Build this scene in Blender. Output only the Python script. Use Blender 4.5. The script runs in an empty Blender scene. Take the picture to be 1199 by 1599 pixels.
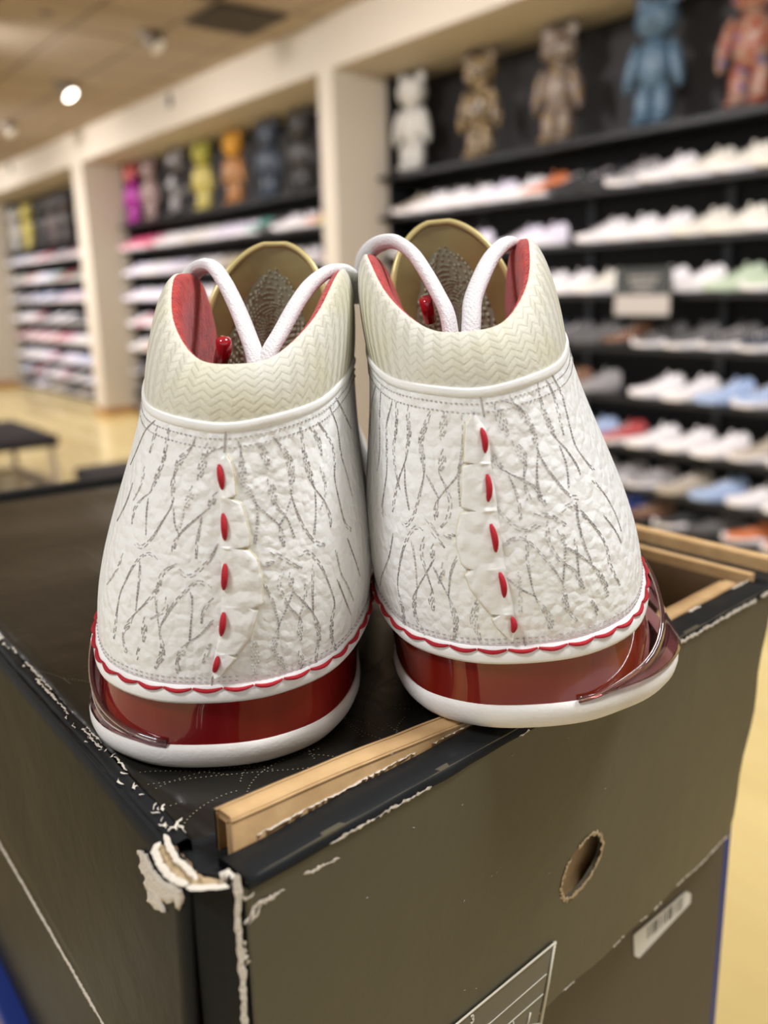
import bpy, bmesh, math, random
import numpy as np
from math import sin, cos, pi, radians, sqrt
from mathutils import Vector, Matrix, noise
from mathutils.bvhtree import BVHTree

# ---------------------------------------------------------------- camera
F = 1359.0; CX, CY = 599.5, 799.5; CH = 1.48
down = np.array([130., 5340., F]); down /= np.linalg.norm(down)
d1 = np.array([-1080., -318., F]); d1 -= down * (d1 @ down); d1 /= np.linalg.norm(d1)
d2 = np.cross(d1, -down)
R = np.stack([d2, d1, -down])
C0 = np.array([0, 0, CH])
def ray(px, py): return R @ np.array([(px - CX) / F, (py - CY) / F, 1.0])
def atz(px, py, z):
    r = ray(px, py); return C0 + r * ((z - CH) / r[2])
def atx(px, py, x):
    r = ray(px, py); return C0 + r * (x / r[0])
def proj(P):
    v = R.T @ (np.array(P) - C0); return CX + F * v[0] / v[2], CY + F * v[1] / v[2]
S = bpy.context.scene
COL = S.collection
cam = bpy.data.objects.new('camera', bpy.data.cameras.new('camera')); COL.objects.link(cam)
m4 = Matrix.Identity(4)
for i in range(3):
    m4[i][0] = R[i][0]; m4[i][1] = -R[i][1]; m4[i][2] = -R[i][2]; m4[i][3] = C0[i]
cam.matrix_world = m4
cam.data.sensor_fit = 'VERTICAL'; cam.data.sensor_height = 36.0; cam.data.sensor_width = 27.0
cam.data.lens = F / 1599 * 36
cam.data.clip_start = .02; cam.data.clip_end = 60
cam.data.dof.use_dof = True; cam.data.dof.focus_distance = .285; cam.data.dof.aperture_fstop = 7.0
S.camera = cam
# ---------------------------------------------------------------- light
W = bpy.data.worlds.new('world'); S.world = W; W.use_nodes = True
W.node_tree.nodes['Background'].inputs[0].default_value = (.95, .965, 1.0, 1)
W.node_tree.nodes['Background'].inputs[1].default_value = .72
S.view_settings.view_transform = 'Standard'; S.view_settings.look = 'None'
S.view_settings.gamma = 1; S.view_settings.use_curve_mapping = False
S.view_settings.exposure = 0.0
S.cycles.use_denoising = True
S.cycles.max_bounces = 8
def area(name, loc, target, size, power, col, spread=180):
    l = bpy.data.lights.new(name, 'AREA'); l.shape = 'SQUARE'; l.size = size; l.energy = power; l.color = col
    l.spread = radians(spread)
    o = bpy.data.objects.new(name, l); COL.objects.link(o)
    o.location = loc; o.rotation_euler = (Vector(target) - Vector(loc)).to_track_quat('-Z', 'Y').to_euler()
    return o
WARM = (.96, .98, 1.0); COOL = (1.0, .96, .96)
for y in (1.6, 4.4, 7.4, 10.6, 14.2):
    area('added_overhead_light', (1.7, y, 3.36), (4.45, y + .2, .9), .5, 84 if y < 9 else 125, COOL, 125)  # added area lights without fixtures, placed to brighten the shelf wall
area('added_overhead_light', (.9, -.35, 3.36), (.2, .35, 1.4), .7, 78, WARM)
area('added_overhead_light', (-1.3, .3, 3.36), (.2, .4, 1.4), .6, 60, WARM)
area('added_overhead_light', (-1.5, 5.5, 3.36), (-1.5, 5.5, 0), .8, 34, WARM)  # added fill lights over the open floor, no lamp modelled
area('added_overhead_light', (.7, 10, 3.36), (.7, 10, 0), .8, 34, WARM)

# ---------------------------------------------------------------- helpers
MATS = {}
def mat(name, col, rough=.5, metal=0, coat=0, spec=.5, trans=0, bump=None, mix=None, emit=None, ior=1.45, sheen=0, sss=0, coatr=.05):
    """bump: list of (kind, scale, strength[, dist]); mix: (kind, scale, colour2, lo, hi)"""
    if name in MATS: return MATS[name]
    m = bpy.data.materials.new(name); m.use_nodes = True; nt = m.node_tree; N = nt.nodes; L = nt.links
    b = N['Principled BSDF']
    b.inputs['Base Color'].default_value = (*col, 1); b.inputs['Roughness'].default_value = rough
    b.inputs['Metallic'].default_value = metal; b.inputs['Coat Weight'].default_value = coat
    b.inputs['Coat Roughness'].default_value = coatr
    b.inputs['Specular IOR Level'].default_value = spec; b.inputs['IOR'].default_value = ior
    b.inputs['Transmission Weight'].default_value = trans; b.inputs['Sheen Weight'].default_value = sheen
    if sss: b.inputs['Subsurface Weight'].default_value = sss; b.inputs['Subsurface Scale'].default_value = .004
    if emit:
        b.inputs['Emission Color'].default_value = (*emit[0], 1); b.inputs['Emission Strength'].default_value = emit[1]
    tc = N.new('ShaderNodeTexCoord')
    def tex(kind, scale):
        if kind == 'voronoi':
            t = N.new('ShaderNodeTexVoronoi'); t.feature = 'DISTANCE_TO_EDGE'; t.inputs['Scale'].default_value = scale; out = t.outputs['Distance']
        elif kind == 'cells':
            t = N.new('ShaderNodeTexVoronoi'); t.inputs['Scale'].default_value = scale; out = t.outputs['Distance']
        elif kind == 'pebble':
            dn = N.new('ShaderNodeTexNoise'); dn.inputs['Scale'].default_value = scale*.8; L.new(tc.outputs['Object'], dn.inputs['Vector'])
            va = N.new('ShaderNodeMix'); va.data_type = 'VECTOR'; va.inputs[0].default_value = .0035; L.new(tc.outputs['Object'], va.inputs[4]); L.new(dn.outputs['Color'], va.inputs[5])
            t = N.new('ShaderNodeTexVoronoi'); t.feature = 'SMOOTH_F1'; t.inputs['Smoothness'].default_value = .35; t.inputs['Scale'].default_value = scale; L.new(va.outputs[1], t.inputs['Vector'])
            iv = N.new('ShaderNodeMath'); iv.operation = 'SUBTRACT'; iv.inputs[0].default_value = 1; L.new(t.outputs['Distance'], iv.inputs[1]); return iv.outputs[0]
        elif kind == 'wave':
            t = N.new('ShaderNodeTexWave'); t.inputs['Scale'].default_value = scale; t.inputs['Distortion'].default_value = 4; out = t.outputs['Fac']
        else:
            t = N.new('ShaderNodeTexNoise'); t.inputs['Scale'].default_value = scale; t.inputs['Detail'].default_value = 5; out = t.outputs['Fac']
        if kind == 'stretch':
            mp = N.new('ShaderNodeMapping'); mp.inputs['Scale'].default_value = (1, .12, 1); L.new(tc.outputs['Object'], mp.inputs[0]); L.new(mp.outputs[0], t.inputs['Vector'])
        elif kind == 'zstretch':
            mp = N.new('ShaderNodeMapping'); mp.inputs['Scale'].default_value = (1, 1, .12); L.new(tc.outputs['Object'], mp.inputs[0]); L.new(mp.outputs[0], t.inputs['Vector'])
        else: L.new(tc.outputs['Object'], t.inputs['Vector'])
        return out
    if mix:
        for k, mx in enumerate(mix if isinstance(mix, list) else [mix]):
            o = tex(mx[0], mx[1]); r = N.new('ShaderNodeMapRange'); r.inputs[1].default_value = mx[3]; r.inputs[2].default_value = mx[4]
            L.new(o, r.inputs[0]); x = N.new('ShaderNodeMix'); x.data_type = 'RGBA'
            L.new(r.outputs[0], x.inputs[0])
            if k == 0: x.inputs[6].default_value = (*col, 1)
            else: L.new(prev, x.inputs[6])
            x.inputs[7].default_value = (*mx[2], 1); prev = x.outputs[2]
        L.new(prev, b.inputs['Base Color'])
    if bump:
        prev = None
        for bb in bump:
            o = tex(bb[0], bb[1]); bn = N.new('ShaderNodeBump'); bn.inputs['Strength'].default_value = bb[2]
            bn.inputs['Distance'].default_value = bb[3] if len(bb) > 3 else .001
            if bb[0] == 'voronoi':
                r = N.new('ShaderNodeMapRange'); r.inputs[1].default_value = 0; r.inputs[2].default_value = .14
                r.interpolation_type = 'SMOOTHSTEP'; L.new(o, r.inputs[0]); o = r.outputs[0]
            L.new(o, bn.inputs['Height'])
            if prev: L.new(prev, bn.inputs['Normal'])
            prev = bn.outputs[0]
        L.new(prev, b.inputs['Normal'])
    MATS[name] = m; return m

class MB:
    def __init__(s): s.v = []; s.f = []
    def add(s, vs, fs):
        n = len(s.v); s.v += [tuple(map(float, p)) for p in vs]; s.f += [tuple(i + n for i in f) for f in fs]; return s
    def box(s, a, b):
        x0, y0, z0 = a; x1, y1, z1 = b
        return s.add([(x0,y0,z0),(x1,y0,z0),(x1,y1,z0),(x0,y1,z0),(x0,y0,z1),(x1,y0,z1),(x1,y1,z1),(x0,y1,z1)],
              [(0,3,2,1),(4,5,6,7),(0,1,5,4),(1,2,6,5),(2,3,7,6),(3,0,4,7)])
    def prism(s, poly, z0, z1):
        n = len(poly)
        return s.add([(x, y, z0) for x, y in poly] + [(x, y, z1) for x, y in poly],
              [tuple(range(n))[::-1], tuple(range(n, 2*n))] + [(i, (i+1) % n, n + (i+1) % n, n + i) for i in range(n)])
    def grid(s, rows, closed=False):
        n = len(rows[0]); vs = [p for r in rows for p in r]; fs = []
        for i in range(len(rows) - 1):
            for j in range(n if closed else n - 1):
                k = (j + 1) % n; fs.append((i*n + j, i*n + k, (i+1)*n + k, (i+1)*n + j))
        return s.add(vs, fs)
    def loft(s, rows):
        s.grid(rows, True); n = len(rows[0]); b = len(s.v) - n*len(rows)
        s.f.append(tuple(b + i for i in range(n))[::-1]); s.f.append(tuple(b + (len(rows)-1)*n + i for i in range(n))); return s
    def tube(s, pts, r, k=6, cap=True, flat=1.0, up=None):
        P = [Vector(p) for p in pts]; rows = []; n = len(P)
        rr = r if hasattr(r, '__len__') else [r]*n
        ref = Vector(up) if up is not None else Vector((.3, .2, .93))
        for i, p in enumerate(P):
            t = (P[min(i+1, n-1)] - P[max(i-1, 0)]).normalized()
            a = t.cross(ref)
            if a.length < 1e-4: a = t.cross(Vector((1, 0, 0)))
            a.normalize(); b = a.cross(t).normalized()
            if up is None: ref = b
            rows.append([tuple(p + a*cos(2*pi*q/k)*rr[i] + b*sin(2*pi*q/k)*rr[i]*flat) for q in range(k)])
        return s.loft(rows) if cap else s.grid(rows, True)
    def ell(s, c, r, nu=14, nv=10, rot=None):
        rows = []
        for i in range(nv + 1):
            a = pi*i/nv; a = min(max(a, .02), pi - .02)
            row = []
            for j in range(nu):
                v = Vector((r[0]*sin(a)*cos(2*pi*j/nu), r[1]*sin(a)*sin(2*pi*j/nu), -r[2]*cos(a)))
                if rot: v = rot @ v
                row.append(tuple(Vector(c) + v))
            rows.append(row)
        return s.loft(rows)
    def mesh(s, name, m, smooth=True):
        me = bpy.data.meshes.new(name); me.from_pydata(s.v, [], s.f)
        me.materials.append(m); me.polygons.foreach_set('use_smooth', [smooth]*len(me.polygons)); me.update(); return me
    def build(s, name, m, parent=None, smooth=True, **kw):
        o = bpy.data.objects.new(name, s.mesh(name, m, smooth)); COL.objects.link(o)
        if parent: o.parent = parent
        for k, v in kw.items(): o[k] = v
        return o
def thing(name, label, cat, loc=(0, 0, 0), group=None):
    o = bpy.data.objects.new(name, None); COL.objects.link(o); o.location = loc; o.empty_display_size = .05
    o['label'] = label; o['category'] = cat
    if group: o['group'] = group
    return o
def tag(o, label, cat, group=None):
    o['label'] = label; o['category'] = cat
    if group: o['group'] = group
    return o
def bevel(o, w, seg=2):
    b = o.modifiers.new('bevel', 'BEVEL'); b.width = w; b.segments = seg; b.limit_method = 'ANGLE'; return o
def struct(o): o['kind'] = 'structure'; return o
def cr(pts, n):  # catmull-rom resample of tuples
    P = [np.array(p, float) for p in pts]; out = []
    for i in range(len(P) - 1):
        a, b = P[i], P[i+1]; z = P[i-1] if i else a*2 - b; c = P[i+2] if i + 2 < len(P) else b*2 - a
        for k in range(n):
            t = k / n
            out.append(.5*((2*a) + (b - z)*t + (2*z - 5*a + 4*b - c)*t*t + (3*a - z - 3*b + c)*t**3))
    out.append(P[-1]); return out

# ---------------------------------------------------------------- materials
M_wall = mat('wall_paint', (.58, .51, .42), .7, bump=[('noise', 8, .1, .01)])
M_ceil = mat('ceiling_tile', (.42, .345, .27), .9, bump=[('noise', 60, .2, .004)])
M_grid = mat('ceiling_grid', (.24, .19, .145), .8)
M_floor = mat('wood_floor', (.95, .76, .34), .16, spec=.7, coat=.3, mix=('stretch', 3, (.84, .64, .27), .35, .7), bump=[('noise', 1.5, .1, .01)])
M_base = mat('baseboard_wood', (.42, .22, .08), .4, mix=('stretch', 6, (.3, .15, .05), .4, .7))
M_black = mat('shelf_black', (.010, .010, .011), .45, bump=[('noise', 20, .05)])
M_back = mat('back_panel_black', (.012, .010, .010), .6)
M_steel = mat('upright_steel', (.10, .10, .105), .4, metal=.6)
M_leather = mat('white_leather', (.88, .88, .87), .42, bump=[('pebble', 290, .6, .0011), ('noise', 1500, .15, .0003), ('noise', 110, .22, .0014)], sss=.05)
M_leather2 = mat('smooth_white_leather', (.88, .88, .87), .42, bump=[('noise', 900, .3, .0003), ('noise', 150, .3, .001)])
M_flap = mat('flap_leather', (.84, .83, .81), .45, bump=[('pebble', 210, .7, .0012), ('noise', 1100, .2, .0004)])
M_rawedge = mat('yellowed_leather_edge', (.70, .61, .40), .7, mix=('noise', 150, (.78, .74, .62), .4, .65), bump=[('noise', 1500, .6, .0004)])
M_lining = mat('red_lining', (.42, .012, .010), .95, sheen=.3, bump=[('noise', 900, 1.0, .0012), ('noise', 160, .5, .003)], mix=('noise', 260, (.56, .03, .02), .4, .65))
M_redthread = mat('red_thread', (.42, .006, .018), .7, bump=[('noise', 2500, .8, .0004)])
M_thread = mat('grey_thread', (.36, .33, .325), .5, mix=('noise', 380, (.66, .64, .62), .46, .62))
M_thread2 = mat('white_thread', (.78, .76, .73), .5, mix=('noise', 900, (.40, .37, .34), .5, .62))
M_foam = mat('white_foam', (.80, .77, .74), .65, bump=[('noise', 900, .4, .0004)], mix=('noise', 45, (.70, .65, .58), .52, .8))
M_gold = mat('gold_tongue', (.29, .235, .095), .36, metal=.2, bump=[('noise', 60, .25, .002)], mix=('noise', 50, (.22, .17, .07), .4, .7))
M_goldrim = mat('gold_rim', (.55, .45, .20), .32, metal=.3)
M_print = mat('fingerprint_foil', (.46, .45, .33), .45, bump=[('noise', 700, .6, .0005)])
M_lace = mat('white_lace', (.74, .73, .74), .8, bump=[('noise', 1600, 1.0, .0005), ('wave', 300, .3, .0003)])
M_aglet = mat('red_aglet', (.36, .01, .02), .12, coat=1)
M_wing = mat('clear_plum_plastic', (.55, .26, .27), .05, trans=.92, ior=1.45, coat=.5)
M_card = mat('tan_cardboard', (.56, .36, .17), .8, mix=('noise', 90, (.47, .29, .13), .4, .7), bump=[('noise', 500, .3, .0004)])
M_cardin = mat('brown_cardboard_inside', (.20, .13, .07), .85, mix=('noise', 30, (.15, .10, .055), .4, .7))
M_boxblack = mat('black_box_paper', (.014, .015, .016), .42, spec=.10, bump=[('noise', 22, .22, .006), ('noise', 700, .12, .0003)])
M_boxfront = mat('box_front_paper', (.080, .072, .048), .40, spec=.5, bump=[('noise', 14, .25, .006), ('noise', 500, .15, .0003)])
M_boxtop = mat('box_top_paper', (.014, .013, .011), .24, spec=.42, bump=[('stretch', 30, .3, .004), ('noise', 12, .25, .008)])
M_fray = mat('torn_white_paper', (.66, .60, .51), .9, bump=[('noise', 900, 1.0, .0008)])
M_fray2 = mat('torn_brown_board', (.45, .33, .19), .9, bump=[('noise', 900, 1.0, .0008)])
M_dots = mat('gold_dots', (.19, .17, .115), .5)
M_blue = mat('blue_box_paper', (.012, .035, .22), .45)
M_lower = mat('lower_box_paper', (.075, .060, .045), .45, bump=[('noise', 12, .2, .005)])
M_paperw = mat('sticker_white', (.74, .72, .66), .6)
M_ink = mat('sticker_ink', (.05, .045, .04), .7)
M_line = mat('label_cream_ink', (.70, .66, .54), .6)
M_labelbg = mat('label_grey_film', (.12, .11, .09), .3)
def red_mat():
    m = mat('red_translucent_plastic', (.17, .006, .007), .10, coat=1, coatr=.03, spec=.6, mix=('zstretch', 38, (.25, .016, .010), .42, .72))
    m.node_tree.nodes['Principled BSDF'].inputs['Subsurface Weight'].default_value = .0
    return m
M_red = red_mat()
M_red2 = mat('red_plastic_painted_amber_light', (.17, .008, .006), .10, coat=1, coatr=.03, spec=.6, mix=('zstretch', 26, (.24, .042, .010), .45, .62))  # opaque; amber streaks stand in for light passing through the plastic
def knit_mat():
    m = mat('woven_cream', (.67, .64, .50), .55, mix=('noise', 40, (.70, .68, .60), .4, .6)); nt = m.node_tree; N = nt.nodes; L = nt.links
    uv = N.new('ShaderNodeUVMap')
    sp = N.new('ShaderNodeSeparateXYZ'); L.new(uv.outputs[0], sp.inputs[0])
    def math_(op, a, b=None, c=None):
        n = N.new('ShaderNodeMath'); n.operation = op
        for i, x in enumerate((a, b, c)):
            if x is None: continue
            if isinstance(x, (int, float)): n.inputs[i].default_value = x
            else: L.new(x, n.inputs[i])
        return n.outputs[0]
    # herringbone: saw in v, zig-zag offset in u
    zig = math_('PINGPONG', sp.outputs[0], .0030)
    a = math_('FRACT', math_('DIVIDE', math_('ADD', sp.outputs[1], math_('MULTIPLY', zig, .75)), .0026))
    e = math_('FRACT', math_('DIVIDE', sp.outputs[0], .0042))
    h = math_('POWER', a, .6)
    bn = N.new('ShaderNodeBump'); bn.inputs['Strength'].default_value = .85; bn.inputs['Distance'].default_value = .0007
    L.new(h, bn.inputs['Height'])
    n2 = N.new('ShaderNodeTexNoise'); n2.inputs['Scale'].default_value = 1300; tc = N.new('ShaderNodeTexCoord'); L.new(tc.outputs['Object'], n2.inputs['Vector'])
    b2 = N.new('ShaderNodeBump'); b2.inputs['Strength'].default_value = .4; b2.inputs['Distance'].default_value = .0003
    L.new(n2.outputs['Fac'], b2.inputs['Height']); L.new(bn.outputs[0], b2.inputs['Normal'])
    L.new(b2.outputs[0], N['Principled BSDF'].inputs['Normal'])
    return m
M_knit = knit_mat()

# ---------------------------------------------------------------- room
XF, XS, XB = 3.98, 4.48, 4.80        # column face, shelf unit front, back
ZF, ZC = 3.06, 3.41
struct(MB().box((-6, -5, -.1), (5.2, 22, 0)).build('floor', M_floor, smooth=False))
ceil = struct(MB().box((-6, -5, ZC), (5.2, 22, ZC + .1)).build('ceiling', M_ceil, smooth=False))
for k in range(-4, 37):
    y = k * .6 - .22
    if y > 21.5: continue
    MB().box((-6, y, ZC - .003), (XF, y + .03, ZC + .01)).build('grid_bar', M_grid, ceil, smooth=False)
for k in range(11):
    x = 3.72 - k * .6
    MB().box((x, -5, ZC - .004), (x + .03, 22, ZC + .01)).build('grid_bar', M_grid, ceil, smooth=False)
tile = bevel_tile = MB().box((-.279, -.279, -.009), (.279, .279, 0)).mesh('ceiling_tile', M_ceil, False)
for k in range(6, 31):
    for i in range(9):
        o = bpy.data.objects.new('ceiling_tile', tile); COL.objects.link(o); o.parent = ceil; o.location = (3.435 - i*.6, k*.6 + .095, ZC)
wr = struct(MB().box((4.86, -5, 0), (5.0, 22, ZC)).build('wall_right', M_wall, smooth=False))
fas = struct(MB().box((XF, -5, ZF), (4.86, 22, ZC)).build('wall_right_fascia', M_wall, smooth=False))
struct(MB().box((-6, 21.8, 0), (4.9, 22, ZC)).build('wall_back', M_wall, smooth=False))
BAYS = [(-.6, 5.70), (5.89, 11.02), (11.36, 16.2)]
for n, (a, b) in enumerate([(-1.2, -.6), (5.70, 5.89), (11.02, 11.36), (16.2, 21.8)]):
    o = struct(MB().box((XF, a, 0), (4.87, b, ZF)).build('wall_column_%d' % (n + 1), M_wall, smooth=False))
    bb = MB().box((XF - .015, a - .015, 0), (4.5, b + .015, .10)).build('baseboard', M_base, o, smooth=False)
# ceiling vents and fixtures
def vent(x, y, n):
    o = tag(MB().box((x - .27, y - .27, ZC - .03), (x + .27, y + .27, ZC - .012)).build('ceiling_vent', mat('vent_grey', (.05, .04, .03), .7), smooth=False), n, 'vent')
    for k in range(8):
        MB().box((x - .25, y - .24 + k*.065, ZC - .045), (x + .25, y - .21 + k*.065, ZC - .028)).build('louvre', mat('louvre_grey', (.10, .08, .06), .6), o, smooth=False)
p1 = atz(385, 15, ZC); p2 = atz(462, 22, ZC)
vent(3.435, 6.095, 'grey square ceiling vent nearest the white fascia beam'); vent(2.835, 5.495, 'grey square ceiling vent cut off by the top edge of the picture')
M_fix = mat('fixture_beige', (.22, .18, .14), .5)
def spotl(px, py, label, lit):
    p = atz(px, py, ZC)
    t = thing('ceiling_spotlight', label, 'light', (p[0], p[1], ZC - .012), 'ceiling spotlights')
    MB().tube([(0, 0, 0), (0, 0, -.02)], .10, 18).build('mounting_ring', M_fix, t)
    d = Vector((.45, -.55, -.8)).normalized()
    a = Vector((0, 0, -.03)); b = a + d*.10
    MB().tube([a, b], [.055, .075], 18).build('lamp_head', M_fix, t)
    MB().tube([b, b + d*.004], .064, 18).build('lens', mat('lamp_glow' if lit else 'lamp_dim', (.9, .85, .75), .3, emit=((1, .93, .82), 9 if lit else .15)), t)
spotl(98, 128, 'small glowing round ceiling spotlight', True)
spotl(232, 48, 'dim round ceiling fixture nearer the vents than the glowing spotlight', False)
spotl(8, 190, 'dark round ceiling spotlight at the left edge below the glowing one', False)
t = tag(MB().tube([(0, 0, 0), (0, 0, -.02)], .05, 14).build('smoke_detector', M_fix), 'small oval grey detector on a ceiling tile at the upper left', 'detector'); pp = atz(72, 18, ZC); t.location = (pp[0], pp[1], ZC)
for (px, py, lab) in ((266, 158, 'small dark sensor plate on the white fascia above the middle bay'), (17, 262, 'small dark sensor plate on the fascia at the far left')):
    p = atx(px, py, XF)
    o = tag(MB().box((-.02, -.035, -.06), (0, .035, .06)).build('fascia_sensor', M_steel), lab, 'sensor'); o.location = (XF, p[1], p[2]); bevel(o, .006)

# ---------------------------------------------------------------- display shelving
ZSH = [2.332, 2.035, 1.73, 1.43, 1.118, .822, .522, .268, .06]
for n, (a, b) in enumerate(BAYS):
    nm = ['right-hand', 'middle', 'far left'][n]
    u = thing('display_shelving', 'tall black display shelving unit in the %s bay of the wall' % nm, 'shelving', (XS, a, 0))
    u_ = lambda m, s, mt: m.build(s, mt, u, smooth=False)
    w = b - a
    zt = 2.325 if n < 2 else 2.245
    u_(MB().box((.30, 0, 0), (.32, w, zt)), 'back_panel', M_back)
    u_(MB().box((0, 0, 0), (.3, .02, zt - .03)), 'side_panel', M_black); u_(MB().box((0, w - .02, 0), (.3, w, zt - .03)), 'side_panel', M_black)
    li = MB().box((XS + .30, a, zt + .002), (XS + .32, b, ZF)); li.box((XS, a, zt + .01), (XS + .3, a + .02, ZF)); li.box((XS, b - .02, zt + .01), (XS + .3, b, ZF))
    struct(li.build('shelving_upper_panels_%d' % (n + 1), M_back, smooth=False))  # upper back and side panels of the shelving unit
    for z in ZSH:
        if n == 2 and z > 2.3: z = 2.25
        u_(MB().box((-.11, .03 if n else 0, z - .03), (.3, w - .004, z)), 'shelf_board', M_black)
    k = 0
    ys = [.92, 1.92, 2.91, 3.90, 4.91] if n == 0 else [a + .9 + i for i in range(int(w - .3))]
    for y in ys:
        u_(MB().box((.27, y - a - .022, .05), (.30, y - a + .022, 2.2)), 'upright', M_steel)

# generic low sneaker for the shelves, toe towards local +y, heel at origin
def sneaker_meshes():
    st = [(0, .028, .088), (.025, .035, .106), (.065, .036, .094), (.10, .034, .086), (.14, .040, .069), (.19, .046, .050), (.25, .043, .041), (.28, .030, .035), (.292, .012, .028)]
    rows = []
    for y, w, h in st:
        rows.append([(w*1.02*cos(a)**1 if abs(cos(a)) > 1e-9 else 0, y, .022 + (h - .022)*max(0, sin(a))**.75) if 0 <= a <= pi else (0, y, .02) for a in [pi*k/8 for k in range(9)]])
    up = MB().grid(rows); up.f.append(tuple(range(9)))
    so = MB(); r0, r1 = [], []
    n = 22
    def outl(k, g):
        a = 2*pi*k/n; y = .146 - .150*cos(a); s = sin(a); wy = .036 + .011*max(0, min(1, (y - .08)/.12)); return ((wy + g)*(abs(s)**.7)*(1 if s > 0 else -1), y)
    r = []
    for g, z in ((-.004, 0), (.002, .004), (.003, .016), (-.001, .027)):
        r.append([(outl(k, g)[0], outl(k, g)[1], z + .012*max(0, (outl(k, g)[1] - .2)/.1)**2) for k in range(n)])
    so.loft(r)
    la = MB()
    for i in range(5):
        y = .105 + i*.022; z = .083 - i*.0065 + .001
        la.tube([(-.022, y, z - .007), (0, y + .003, z + .002), (.022, y, z - .007)], .004, 5)
    tg = MB().loft([[(x, .095 + q*.05*0 + .0, z) for x, z in ((-.02, .07), (.02, .07), (.017, .112), (-.017, .112))], [(x, .108, z) for x, z in ((-.02, .07), (.02, .07), (.017, .108), (-.017, .108))]] if False else
        [[(x, yy, z) for x, z in ((-.022, .065), (.022, .065), (.018, .105), (-.018, .105))] for yy in (.085, .097) for q in (0,)])
    return up, so, la, tg
up_, so_, la_, tg_ = sneaker_meshes()
PAL = {'white': (.84, .79, .79), 'cream': (.80, .74, .64), 'lavender white': (.80, .73, .84), 'pink': (.62, .30, .34), 'red': (.42, .05, .05), 'orange': (.62, .17, .05), 'black': (.016, .016, .018),
 'dark grey': (.09, .085, .085), 'brown': (.19, .085, .04), 'light blue': (.35, .45, .66), 'blue': (.05, .10, .45), 'light green': (.50, .58, .42), 'grey': (.30, .28, .28), 'beige': (.45, .38, .30), 'yellow': (.52, .48, .12), 'navy': (.02, .025, .05), 'teal': (.12, .40, .32), 'hot pink': (.72, .10, .22)}
MESH = {}
for _m in (up_, so_, la_, tg_): _m.v = [(x*1.06, y*1.06, z*1.42) for x, y, z in _m.v]
def smesh(part, mb, colr):
    k = (part, colr)
    if k not in MESH: MESH[k] = mb.mesh(part, mat('shoe_' + colr.replace(' ', '_'), PAL[colr], .5))
    return MESH[k]
ORD = ['first', 'second', 'third', 'fourth', 'fifth', 'sixth', 'seventh', 'eighth', 'ninth', 'tenth', 'eleventh', 'twelfth', 'thirteenth', 'fourteenth', 'fifteenth', 'sixteenth', 'seventeenth', 'eighteenth', 'nineteenth', 'twentieth', 'twenty-first', 'twenty-second', 'twenty-third', 'twenty-fourth', 'twenty-fifth', 'twenty-sixth', 'twenty-seventh', 'twenty-eighth', 'twenty-ninth', 'thirtieth', 'thirty-first', 'thirty-second', 'thirty-third', 'thirty-fourth']
ROWN = ['top shoe shelf', 'second shoe shelf', 'third shoe shelf', 'fourth shoe shelf', 'fifth shoe shelf', 'sixth shoe shelf', 'seventh shoe shelf', 'bottom shoe shelf']
def put_sneaker(x, y, z, rz, c, c2, c3, label, group):
    o = bpy.data.objects.new('sneaker', smesh('upper', up_, c)); COL.objects.link(o)
    o.location = (x, y, z + .001); o.rotation_euler = (0, 0, rz); tag(o, label, 'shoe', group)
    for part, mb, cc in (('sole', so_, c2), ('laces', la_, c3), ('tongue', tg_, c)):
        q = bpy.data.objects.new(part, smesh(part, mb, cc)); COL.objects.link(q); q.parent = o
        if part == 'tongue' : q.rotation_euler = (0, 0, 0)
    return o
rnd = random.Random(5)
# colour runs per row for the right bay, by the stretch of the shelf they stand on (picture x of each)
RUN = [[(0, 'orange'), (615, 'pink'), (650, 'beige'), (680, 'white'), (770, 'lavender white'), (820, 'white'), (875, 'orange'), (890, 'beige'), (920, 'black'), (990, 'grey'), (1040, 'white'), (1120, 'cream')],
 [(0, 'white'), (690, 'pink'), (725, 'lavender white'), (785, None), (805, 'lavender white'), (905, None), (925, 'white'), (1100, 'cream')],
 [(0, 'lavender white'), (820, 'white'), (930, 'cream'), (985, None), (1045, 'white'), (1150, 'light green')],
 [(0, 'navy'), (880, 'dark grey'), (990, 'brown'), (1030, 'dark grey'), (1060, 'grey'), (1090, 'black'), (1110, 'dark grey'), (1170, 'red'), (1190, 'navy')],
 [(0, 'brown'), (915, 'red'), (932, 'grey'), (985, None), (1012, 'cream'), (1050, 'white'), (1140, 'light blue')],
 [(0, 'light blue'), (955, 'pink'), (985, 'red'), (1010, 'white'), (1060, 'cream'), (1085, 'white'), (1115, 'blue'), (1150, 'white'), (1180, 'beige')],
 [(0, 'grey'), (960, 'grey'), (1020, 'grey'), (1050, 'dark grey'), (1085, 'beige'), (1110, 'white'), (1135, 'light blue'), (1180, 'white')],
 [(0, 'blue'), (1040, 'brown'), (1090, 'black'), (1110, 'dark grey'), (1185, 'orange')]]
for r in range(8):
    z = ZSH[r + 1]; k = 0
    for i in range(22):
        y = 5.30 - i*.226 + rnd.uniform(-.004, .004)
        if y < 1.75: break
        px = proj((4.5, y, z))[0]
        c = [q for q in RUN[r] if q[0] <= px][-1][1]
        if c is None: continue
        c2 = c if rnd.random() < .35 else ('white' if c not in ('black', 'navy', 'brown') else rnd.choice(['grey', 'black', 'white']))
        c3 = rnd.choice([c, 'white', 'white', 'grey'])
        put_sneaker(4.56 + rnd.uniform(-.015, .015), y - .02, z, radians(40 + rnd.uniform(-5, 5)), c, c2, c3,
           '%s low sneaker, %s from the left on the right bay %s' % (c, ORD[k], ROWN[r]), 'sneakers on the right-hand bay shelves')
        k += 1
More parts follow.
